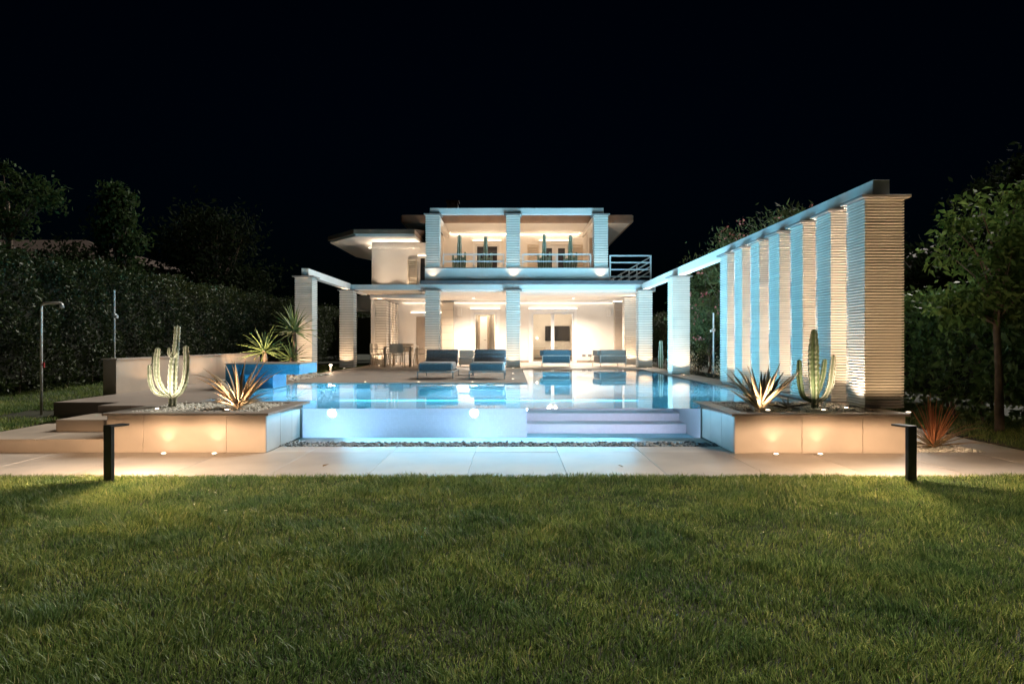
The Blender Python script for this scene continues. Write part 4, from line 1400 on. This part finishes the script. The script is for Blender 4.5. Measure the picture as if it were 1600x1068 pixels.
# ------------------------------------------------------------------ shower, poles
sh = empty('garden_shower', (-7.19, 10.43, .165), 'slim steel garden shower with curved head before the hedge', 'shower')
MB().tube([(-7.19, 10.43, .166), (-7.19, 10.43, 1.82), (-7.185, 10.43, 1.86), (-7.15, 10.43, 1.885), (-7.08, 10.43, 1.89), (-6.90, 10.43, 1.895)], .019, 10).build('pipe', 'steel', sh, smooth=True)
MB().tube([(-6.90, 10.43, 1.90), (-6.885, 10.43, 1.87), (-6.88, 10.43, 1.82)], [.02, .03, .036], 10).build('head', 'steel', sh, smooth=True)
MB().disc((-7.19, 10.43, .166), .06, .015).build('foot', 'steel', sh)
M['red'] = mat('red_tap', (0.5, 0.03, 0.02), .4)
MB().tube([(-7.17, 10.42, .95), (-7.12, 10.38, .95)], .012, 8).tube([(-7.12, 10.38, .91), (-7.12, 10.38, .99)], .016, 8).build('tap', 'red', sh)
def pole_light(x, y, z0, z1, zl, label, s=1):
    o = empty('pole_light', (x, y, z0), label, 'pole light', 'slim garden pole lights')
    MB().tube([(x, y, z0), (x, y, z1)], .022, 8).build('pole', 'metalw', o)
    MB().tube([(x, y - .03, zl), (x + .10 * s, y - .05, zl - .02)], .035, 10).build('head', 'metalw', o)
    MB().box(x - .04, x + .04, y - .035, y + .035, zl - .03, zl + .05).build('clamp', 'metalw', o)
pole_light(-8.45, 14.5, .3, 2.40, 1.85, 'slim pole with small lamp head before the left hedge')
pole_light(5.55, 18.8, .34, 2.1, 1.62, 'slim white pole with lamp head behind the right columns', -1)

# ------------------------------------------------------------------ plants
def cactus_arm(pts, rad, ribs, m, parent, name='arm', ribm=None):
    """ribbed, knobbly stem along a path; pale wavy rib edges as sub-parts"""
    P = [Vector(p) for p in pts]
    # resample (Catmull-Rom)
    out, rr = [], []
    nseg = 7
    for i in range(len(P) - 1):
        p0, p1, p2, p3 = P[max(i - 1, 0)], P[i], P[i + 1], P[min(i + 2, len(P) - 1)]
        for s in range(nseg):
            t = s / nseg
            out.append(0.5 * ((2 * p1) + (p2 - p0) * t + (2 * p0 - 5 * p1 + 4 * p2 - p3) * t * t + (3 * p1 - p0 - 3 * p2 + p3) * t ** 3))
            rr.append(rad[i] * (1 - t) + rad[i + 1] * t)
    out.append(P[-1]); rr.append(rad[-1])
    k = ribs * 2
    V, F = [], []
    RV, RF = [], []
    ph = random.uniform(0, 6)
    N = len(out)
    for i, p in enumerate(out):
        d = (out[min(i + 1, N - 1)] - out[max(i - 1, 0)]).normalized()
        a = d.cross(Vector((0, 1, 0.1))).normalized()
        b = d.cross(a).normalized()
        for j in range(k):
            t = 2 * math.pi * j / k + ph
            q = rr[i] * ((1.0 + .16 * (i % 2)) if j % 2 == 0 else .55)
            V.append(tuple(p + (a * math.cos(t) + b * math.sin(t)) * q))
        for j in range(ribs):
            t = 2 * math.pi * (2 * j) / k + ph
            e = a * math.cos(t) + b * math.sin(t)
            tng = (a * -math.sin(t) + b * math.cos(t))
            q = rr[i] * (1.0 + .16 * (i % 2))
            w = rr[i] * (.16 + .10 * (i % 2))
            RV += [tuple(p + e * q * .93 + tng * w), tuple(p + e * (q + rr[i] * .10)), tuple(p + e * q * .93 - tng * w)]
    for i in range(N - 1):
        for j in range(k):
            j2 = (j + 1) % k
            F.append((i * k + j, i * k + j2, (i + 1) * k + j2, (i + 1) * k + j))
        for j in range(ribs):
            u, w_ = (i * ribs + j) * 3, ((i + 1) * ribs + j) * 3
            RF += [(u, u + 1, w_ + 1, w_), (u + 1, u + 2, w_ + 2, w_ + 1)]
    tip = len(V); V.append(tuple(out[-1] + (out[-1] - out[-2]).normalized() * rr[-1] * .6))
    for j in range(k):
        F.append(((N - 1) * k + j, (N - 1) * k + (j + 1) % k, tip))
    b = MB(); b.v, b.f = V, F
    o = b.build(name, m, parent)
    r = MB(); r.v, r.f = RV, RF
    q = r.build('rib_edge', ribm or 'rib'); q.parent = o
    # spines
    return o

CX, CY_ = -4.42, 8.89
def cpx(x, y, dy=0.0):
    Y = CY_ + dy
    return ((x - 800) / 1067 * CY_, Y, 1.3 - (y - 534) / 1067 * CY_)
cac = empty('tall_cactus', (CX, CY_, PZ - .02), 'tall pale branching cactus brightly lit in the left planter', 'cactus')
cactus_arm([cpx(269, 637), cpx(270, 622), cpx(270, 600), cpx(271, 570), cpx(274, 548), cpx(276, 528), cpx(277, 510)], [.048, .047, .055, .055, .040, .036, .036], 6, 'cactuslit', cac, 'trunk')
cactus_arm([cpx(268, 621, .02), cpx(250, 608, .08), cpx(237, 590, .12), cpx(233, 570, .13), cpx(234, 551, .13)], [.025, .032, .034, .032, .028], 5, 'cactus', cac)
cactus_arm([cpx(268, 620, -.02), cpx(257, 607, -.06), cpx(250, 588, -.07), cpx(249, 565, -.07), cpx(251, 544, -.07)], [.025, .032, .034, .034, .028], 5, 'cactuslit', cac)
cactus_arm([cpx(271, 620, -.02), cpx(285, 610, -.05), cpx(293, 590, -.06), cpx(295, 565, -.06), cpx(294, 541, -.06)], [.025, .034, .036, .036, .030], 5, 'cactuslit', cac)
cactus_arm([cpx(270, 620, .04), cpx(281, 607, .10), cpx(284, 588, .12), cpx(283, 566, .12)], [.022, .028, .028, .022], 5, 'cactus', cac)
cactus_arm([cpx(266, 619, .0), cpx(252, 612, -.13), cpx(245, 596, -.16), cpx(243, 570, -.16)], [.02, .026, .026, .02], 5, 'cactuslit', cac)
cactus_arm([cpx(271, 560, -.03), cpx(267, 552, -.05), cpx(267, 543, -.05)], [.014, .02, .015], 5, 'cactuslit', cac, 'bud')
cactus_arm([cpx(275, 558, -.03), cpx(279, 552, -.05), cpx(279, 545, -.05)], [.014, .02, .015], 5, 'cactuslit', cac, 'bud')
ground_light(-4.42, 8.50, PZ + .003, 'small spotlight before the tall pale cactus', (-4.42, 8.86, .95), 7.0, 80, .9, 'planter spotlights', (1.0, .87, .68), .022)

CY_ = 8.72
cac2 = empty('green_cactus', (3.87, CY_, PZ - .02), 'dark green three armed cactus in the right planter', 'cactus')
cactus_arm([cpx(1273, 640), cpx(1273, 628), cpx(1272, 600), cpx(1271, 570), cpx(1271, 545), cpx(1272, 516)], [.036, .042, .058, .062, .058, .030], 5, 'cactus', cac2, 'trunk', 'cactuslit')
cactus_arm([cpx(1270, 627, .02), cpx(1259, 620, .06), cpx(1255, 605, .08), cpx(1253, 585, .08), cpx(1253, 563, .08)], [.018, .028, .032, .032, .024], 5, 'cactus', cac2, 'arm', 'cactus')
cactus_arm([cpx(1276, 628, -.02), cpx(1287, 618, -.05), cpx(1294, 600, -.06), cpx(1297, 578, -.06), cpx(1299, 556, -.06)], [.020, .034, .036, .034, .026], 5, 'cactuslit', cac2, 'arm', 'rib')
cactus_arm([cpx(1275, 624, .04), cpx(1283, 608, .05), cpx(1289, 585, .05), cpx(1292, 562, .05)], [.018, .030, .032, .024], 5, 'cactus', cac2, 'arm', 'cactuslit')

def strap_leaf(base, az, el, length, width, bend, m, parent, name='leaf', segs=7, curl=0.25):
    """tapered channelled leaf, arching by gravity"""
    V, F = [], []
    p = Vector(base)
    h = Vector((math.cos(az), math.sin(az), 0))
    s = Vector((-math.sin(az), math.cos(az), 0))
    e = el
    L = length / segs
    for i in range(segs + 1):
        t = i / segs
        w = width * (1 - t) ** .75 * (0.75 + .9 * t * (1 - t)) if i < segs else 0.0008
        d = h * math.cos(e) + Vector((0, 0, 1)) * math.sin(e)
        nrm = -h * math.sin(e) + Vector((0, 0, 1)) * math.cos(e)
        V += [tuple(p - s * w / 2 + nrm * w * curl), tuple(p - nrm * w * .10), tuple(p + s * w / 2 + nrm * w * curl), tuple(p - nrm * w * .28)]
        p = p + d * L
        e -= bend * (0.35 + 1.3 * t) / segs
    for i in range(segs):
        a, b = i * 4, (i + 1) * 4
        for j in range(4):
            j2 = (j + 1) % 4
            order = (0, 1, 2, 3)
            F.append((a + j, a + j2, b + j2, b + j))
    o = MB(); o.v, o.f = V, F
    return o.build(name, m, parent, smooth=True)

def rosette(name, loc, label, cat, specs, group=None):
    """specs: list of (count, el range, length range, width, bend range, material)"""
    r = empty(name, loc, label, cat, group)
    for (n, el, ln, w, bd, m) in specs:
        a0 = random.uniform(0, 6)
        for k in range(n):
            az = a0 + k * 2.39996 + random.uniform(-.25, .25)
            b = (loc[0] + math.cos(az) * .02, loc[1] + math.sin(az) * .02, loc[2] + random.uniform(0, .03))
            strap_leaf(b, az, R(random.uniform(*el)), random.uniform(*ln), w * random.uniform(.8, 1.2), R(random.uniform(*bd)), m, r)
    return r

ag = rosette('dry_agave', (-3.50, 8.74, PZ - .01), 'tan dry agave with long arching leaves in the left planter', 'agave',
        [(15, (40, 80), (.58, .82), .062, (15, 80), 'agave'), (34, (15, 75), (.26, .42), .045, (10, 50), 'aloe'), (14, (8, 30), (.34, .50), .038, (5, 40), 'aloe')])
al = rosette('grey_aloe', (3.16, 8.66, PZ - .01), 'large pale aloe with spiky leaves in the right planter', 'aloe',
        [(13, (48, 80), (.46, .68), .105, (-15, 35), 'aloe'), (11, (20, 50), (.50, .72), .09, (-25, 30), 'aloe'), (9, (35, 70), (.45, .62), .065, (10, 70), 'aloeg')])
al2 = rosette('fallen_aloe_leaves', (3.50, 8.66, PZ - .005), 'low brown aloe leaves lying between aloe and cactus', 'aloe',
        [(9, (2, 16), (.25, .45), .045, (-5, 15), 'aloeg')])
for (x, y, lab) in ((-3.50, 8.38, 'small spotlight before the tan agave'), (3.12, 8.32, 'small spotlight before the pale aloe')):
    ground_light(x, y, PZ + .003, lab, (x, y + .36, .85), 6.0, 110, .9, 'planter spotlights', WARM, .025)

ground_light(3.80, 8.33, PZ + .003, 'small added spotlight before the dark green cactus', (3.86, 8.7, 1.1), 6.0, 95, .9, 'planter spotlights', WARMW, .022)  # added to brighten the right cactus
# red cordyline on white gravel at the right
rg = np.stack([rng.uniform(4.70, 5.62, 900), rng.uniform(8.10, 8.95, 900), rng.uniform(-.012, .004, 900)], 1)
tag(pebbles('white_gravel', rg, .018, 'gravelw'), 'white gravel bed around the red cordyline', 'gravel', kind='stuff')
rosette('red_cordyline', (5.20, 8.42, .0), 'rust red cordyline in white gravel by the right path', 'cordyline',
        [(26, (58, 88), (.50, .68), .038, (-5, 20), 'cordy'), (16, (20, 55), (.45, .75), .030, (30, 90), 'cordyo'), (14, (2, 22), (.40, .80), .028, (0, 30), 'cordyo')])

def yucca(x, y, z, h, nl, label, ln):
    r = empty('yucca', (x, y, z), label, 'yucca', 'yuccas behind the blue basin')
    MB().tube([(x, y, z), (x + .02, y, z + h * .5), (x, y, z + h)], [.07, .06, .055], 8).build('trunk', 'bark', r)
    for k in range(nl):
        az = k * 2.39996 + random.uniform(-.3, .3)
        t = k / nl
        el = -25 + 110 * t + random.uniform(-10, 10)
        strap_leaf((x + math.cos(az) * .03, y + math.sin(az) * .03, z + h - .05 + .06 * t), az, R(min(el, 86)), ln * random.uniform(.8, 1.15), .055, R(random.uniform(5, 40)), 'yucca', r, segs=5)
yucca(-6.02, 16.6, .36, .75, 46, 'shorter bright yucca behind the blue basin', .62)
yucca(-5.62, 17.6, .36, 1.25, 50, 'taller yucca before the free ribbed column', .70)
yucca(-5.55, 17.2, .36, .55, 24, 'low yucca between the two taller ones', .55)
for (x, y, lab) in ((-6.45, 16.2, 'left small reddish bromeliad behind the blue basin'), (-5.80, 15.9, 'right small reddish bromeliad behind the blue basin')):
    rosette('bromeliad', (x, y, .38), lab, 'plant', [(16, (40, 80), (.4, .6), .035, (0, 30), 'cordy')], 'small bromeliads')
ground_light(-5.95, 15.5, .46, 'spotlight in the gravel lighting the yuccas', (-5.95, 16.9, 1.3), 75, 110, .9, 'bed spotlights')
# right bed plants
rosette('bed_agave', (5.35, 16.2, .34), 'green agave in the bed behind the far column', 'agave', [(22, (25, 75), (.4, .6), .06, (0, 30), 'yucca')])
def shrub(x, y, z, r, h, n, label, m, ls=.05, group=None):
    o = empty('pale_shrub', (x, y, z), label, 'shrub', group)
    for k in range(5):
        a = k * 1.256
        MB().tube([(x, y, z), (x + math.cos(a) * r * .5, y + math.sin(a) * r * .5, z + h * .7)], [.012, .006], 5).build('stem', 'bark', o)
    p = rng.normal(size=(n, 3)) * np.array([r * .5, r * .5, h * .3]) + np.array([x, y, z + h * .5])
    p[:, 2] = np.maximum(p[:, 2], z + .01)
    q = leaves('foliage', p, ls, m, o, .4)
    q['kind'] = 'stuff'
shrub(5.30, 20.9, .34, .45, .8, 700, 'pale flowering shrub between the two right columns', 'silver')
shrub(5.45, 17.2, .34, .45, .6, 600, 'pale low shrub before the dark right hedge', 'silver')
shrub(5.28, 15.2, .34, .35, .5, 500, 'low pale shrub nearest to the column screen', 'silver')
ground_light(5.2, 20.2, .345, 'spotlight lighting the pale shrub by the right columns', (5.3, 20.9, .9), 9, 100, .9, 'bed spotlights')
ground_light(5.2, 16.0, .345, 'spotlight in the bed behind the column screen', (5.7, 17.0, 1.6), 30, 120, .9, 'bed spotlights')
cac3 = empty('small_cactus', (5.08, 23.3, .34), 'slim green column cactus beside the rightmost porch column', 'cactus')
cactus_arm([(5.08, 23.3, .34), (5.08, 23.3, .8), (5.08, 23.3, 1.33)], [.07, .08, .05], 6, 'cactus', cac3, 'trunk')
# terrace cacti
def tcactus(x, label, hs):
    y, z = 24.95, TZ + .02
    o = empty('terrace_cactus', (x, y, z), label, 'cactus', 'terrace cacti')
    pot = MB().tube([(x, y, z), (x, y, z + .32)], [.16, .20], 14); pot.build('pot', 'cap', o)
    cactus_arm([(x, y, z + .3), (x, y, z + .7), (x + .01, y, z + hs)], [.075, .09, .05], 6, 'cactus', o, 'trunk')
    for s, hh in ((-1, .62), (1, .72), (.6, .5), (-.6, .45)):
        cactus_arm([(x, y, z + .42), (x + s * .18, y - .05, z + .52), (x + s * .22, y - .05, z + .52 + hh * hs * .45)], [.04, .05, .035], 5, 'cactus', o)
    return o
tcactus(-1.93, 'leftmost tall cactus on the roof terrace', 1.72)
tcactus(-.97, 'second cactus on the roof terrace before the single window', 1.66)
tcactus(1.17, 'third cactus on the roof terrace left of the double window', 1.74)
tcactus(2.13, 'rightmost cactus on the roof terrace', 1.70)
for x, lab in ((-2.3, 'left terrace floor spotlight'), (-.3, 'terrace floor spotlight left of the middle column'), (.5, 'terrace floor spotlight right of the middle column'), (2.6, 'right terrace floor spotlight')):
    ground_light(x, 25.3, TZ + .022, lab, (x * .8, 27, 5.4), 40, 120, .9, 'terrace floor spotlights')

# ------------------------------------------------------------------ hedges
def hedge(name, label, x0, x1, y0, y1, z0, z1, n, size, m, face, stems, cat='hedge'):
    """clipped hedge: dark twiggy core and a shell of leaves with an uneven skin"""
    o = empty(name, ((x0 + x1) / 2, (y0 + y1) / 2, z0), label, cat)
    d = .32
    core = MB()
    if face > 0:   # visible face is at x1
        core.box(x0, x1 - d, y0, y1, z0 + .35, z1 - d)
    else:
        core.box(x0 + d, x1, y0, y1, z0 + .35, z1 - d)
    core.build('twig_core', 'earth', o)
    ny = int(n * .72)
    yy = y0 + (y1 - y0) * rng.random(ny) ** 1.35
    zz = z0 + .12 + (z1 - z0 - .12) * rng.random(ny) ** .82
    bulge = .13 * np.sin(yy * 2.3 + 1.3 * np.sin(zz * 2.1)) * np.sin(zz * 3.1 + yy * .9) + .08 * np.sin(yy * 6.1 + zz * 4.0)
    dep = rng.random(ny) ** 1.6 * d * 1.25
    xf = (x1 - dep + bulge) if face > 0 else (x0 + dep - bulge)
    p1 = np.stack([xf, yy, zz], 1)
    nt_ = n - ny
    yt = y0 + (y1 - y0) * rng.random(nt_) ** 1.35
    xt = rng.uniform(x0, x1, nt_)
    zt = z1 - rng.random(nt_) ** 1.5 * .3 + .12 * np.sin(yt * 1.9 + xt) + .07 * np.sin(yt * 5.3 + 2 * xt) + (rng.random(nt_) < .06) * rng.uniform(0, .28, nt_)
    p2 = np.stack([xt, yt, zt], 1)
    p = np.concatenate([p1, p2])
    q = leaves('foliage', p, size, m, o, .5, (face * .5, -.25, .35))
    q['kind'] = 'stuff'
    for k in range(stems):
        y = y0 + (y1 - y0) * ((k + random.random() * .8) / stems) ** 1.4
        x = (x1 - .30 - random.random() * .2) if face > 0 else (x0 + .3 + random.random() * .2)
        b = MB().tube([(x, y, z0 - .02), (x + random.uniform(-.08, .08), y + random.uniform(-.1, .1), z0 + .5), (x + random.uniform(-.15, .15), y + random.uniform(-.25, .25), z0 + 1.3)], [.028, .022, .012], 6)
        b.build('stem', 'bark', o)
hedge('tall_hedge', 'tall dark clipped hedge along the left side of the garden', -10.6, -9.2, 9.0, 40, .2, 3.0, 95000, .085, 'hedge', +1, 46)
hedge('laurel_hedge', 'glossy laurel hedge behind the lawn on the right', 7.1, 8.5, 7.2, 19.5, .015, 2.12, 26000, .115, 'hedger', -1, 26)
hedge('far_hedge', 'dark hedge seen between the right columns', 6.6, 8.0, 19.6, 40, .2, 2.5, 20000, .10, 'hedge', -1, 16)
# garden hedge closing the back left
hedge('back_hedge', 'dark hedge behind the left pergola columns', -10.4, -6.0, 36.0, 37.2, .3, 2.9, 6000, .10, 'hedge', +1, 4)

# ------------------------------------------------------------------ trees and oleanders
def tree(name, label, base, height, crown_r, crown_h, ncl, nleaf, ls, m, cat='tree', trunk_r=.08, group=None, bare=.35, ratio=.45, spread=.55, flowers=0, droop=0.0, cone=False):
    o = empty(name, base, label, cat, group)
    x, y, z = base
    top = height - crown_h * .35
    bend = random.uniform(-.1, .1)
    t = MB().tube([(x, y, z - .05), (x + bend * .4, y, z + height * bare * .6), (x + bend, y + .03, z + height * bare), (x + bend * .6, y, z + top)], [trunk_r * 1.25, trunk_r, trunk_r * .85, trunk_r * .3], 10)
    t.build('trunk', 'bark', o, smooth=True)
    cz = z + height - crown_h / 2
    cen = []
    for k in range(ncl):
        while True:
            v = rng.uniform(-1, 1, 3)
            if np.dot(v, v) <= 1:
                break
        if cone:
            f = (1 - v[2]) / 2
            v[:2] *= (.25 + .75 * f)
        cen.append((x + v[0] * crown_r, y + v[1] * crown_r, cz + v[2] * crown_h / 2))
    lim = MB()
    for c in cen:
        s0 = random.uniform(.0, .75)
        sz = z + height * bare + (c[2] - (z + height * bare)) * s0 * .8
        sx = x + bend * .8
        m_ = ((sx + c[0]) / 2, (y + c[1]) / 2, (sz + c[2]) / 2 - .05 + random.uniform(0, .15))
        lim.tube([(sx, y, max(sz, z + height * bare * .7)), m_, c], [trunk_r * .35, trunk_r * .22, trunk_r * .08], 5)
    lim.build('limbs', 'bark', o)
    cen = np.array(cen)
    per = nleaf // ncl
    cr = crown_r * spread * rng.uniform(.35, .75, (ncl, 1, 1))
    p = cen[:, None, :] + rng.normal(size=(ncl, per, 3)) * cr * np.array([.55, .55, .42])
    q = leaves('crown', p.reshape(-1, 3), ls, m, o, ratio, (0, 0, .2), droop)
    if flowers:
        idx = rng.integers(0, ncl, flowers)
        fc = cen[idx] + rng.normal(size=(flowers, 3)) * cr[idx, 0, :] * .65
        fp = np.repeat(fc, 9, 0) + rng.normal(size=(flowers * 9, 3)) * .05
        leaves('blossom', fp, .075, 'flower', o, .8)
    return o

tree('young_tree', 'young staked tree with light green leaves before the right hedge', (6.82, 9.55, .015), 3.5, .78, 2.1, 30, 3900, .12, 'treeg', trunk_r=.05, bare=.42, spread=.55, droop=.25)
for (x, y, h, r, lab) in ((6.35, 14.4, 4.2, 1.0, 'nearest oleander rising behind the column screen'), (6.45, 16.9, 4.3, 1.1, 'second flowering oleander behind the column screen'),
                          (6.55, 19.8, 4.3, 1.25, 'third flowering oleander behind the column screen'), (6.3, 21.8, 3.7, 1.0, 'lower pink oleander beside the lone column')):
    tree('oleander', lab, (x, y, .3), h, r, h * .86, 46, 7500, .15, 'oleander', 'shrub', .05, 'oleanders behind the columns', .12, .2, .6, 46)
tree('leafy_tree', 'pointed leafy tree rising behind the left hedge', (-11.9, 20.6, 0), 6.25, .95, 4.6, 46, 7000, .17, 'treeleaf', trunk_r=.12, bare=.3, cone=True)
tree('round_tree', 'broad round tree behind the far end of the left hedge', (-12.2, 28.0, 0), 6.9, 2.2, 5.2, 60, 10000, .2, 'darkleaf', trunk_r=.15, bare=.25)
tree('spreading_tree', 'open spreading tree at the left edge over the neighbour roof', (-12.9, 17.4, 0), 5.75, 1.35, 1.7, 22, 2400, .15, 'treeleaf', trunk_r=.09, bare=.66, spread=.42)
tree('low_tree', 'low dark tree between hedge and neighbour house', (-14.2, 22.5, 0), 4.4, 1.9, 2.6, 34, 5000, .18, 'darkleaf', trunk_r=.1, bare=.35)
tree('far_tree', 'barely visible dark tree at the right edge', (17.5, 23, 0), 7.4, 2.2, 4.6, 50, 5000, .22, 'darkleaf', trunk_r=.16, bare=.3)
tree('dark_tree', 'dark shrub tree behind the right hedge', (9.9, 15.5, 0), 4.2, 1.2, 2.8, 30, 4200, .17, 'darkleaf', trunk_r=.1, bare=.3)

# neighbour houses, hardly lit
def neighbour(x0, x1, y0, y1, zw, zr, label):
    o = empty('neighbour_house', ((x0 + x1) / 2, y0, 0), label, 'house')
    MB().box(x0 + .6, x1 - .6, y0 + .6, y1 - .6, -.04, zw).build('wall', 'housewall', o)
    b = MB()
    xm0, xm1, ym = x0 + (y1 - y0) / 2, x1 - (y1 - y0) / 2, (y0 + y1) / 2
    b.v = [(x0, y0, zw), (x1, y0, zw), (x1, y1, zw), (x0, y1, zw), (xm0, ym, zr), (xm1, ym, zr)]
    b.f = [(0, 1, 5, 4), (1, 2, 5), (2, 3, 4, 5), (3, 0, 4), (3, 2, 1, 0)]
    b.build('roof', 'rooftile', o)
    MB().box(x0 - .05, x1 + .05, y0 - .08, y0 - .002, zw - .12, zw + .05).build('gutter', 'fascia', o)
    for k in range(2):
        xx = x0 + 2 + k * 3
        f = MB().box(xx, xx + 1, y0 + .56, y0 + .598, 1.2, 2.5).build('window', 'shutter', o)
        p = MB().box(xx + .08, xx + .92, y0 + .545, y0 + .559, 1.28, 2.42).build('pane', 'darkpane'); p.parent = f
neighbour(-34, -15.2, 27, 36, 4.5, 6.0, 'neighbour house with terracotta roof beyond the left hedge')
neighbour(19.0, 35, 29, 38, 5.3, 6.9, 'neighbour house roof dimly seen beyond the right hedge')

# dry leaves blown onto the path
for x, y, a, lab in ((-1.98, 7.15, .6, 'small dry leaf on the path left of the middle'), (1.15, 7.1, 2.2, 'small dry leaf on the path right of the middle')):
    o = strap_leaf((x, y, .006), a, R(12), .07, .03, R(30), 'cordyo', None, 'dry_leaf', 4)
    tag(o, lab, 'leaf', 'dry leaves on the path')
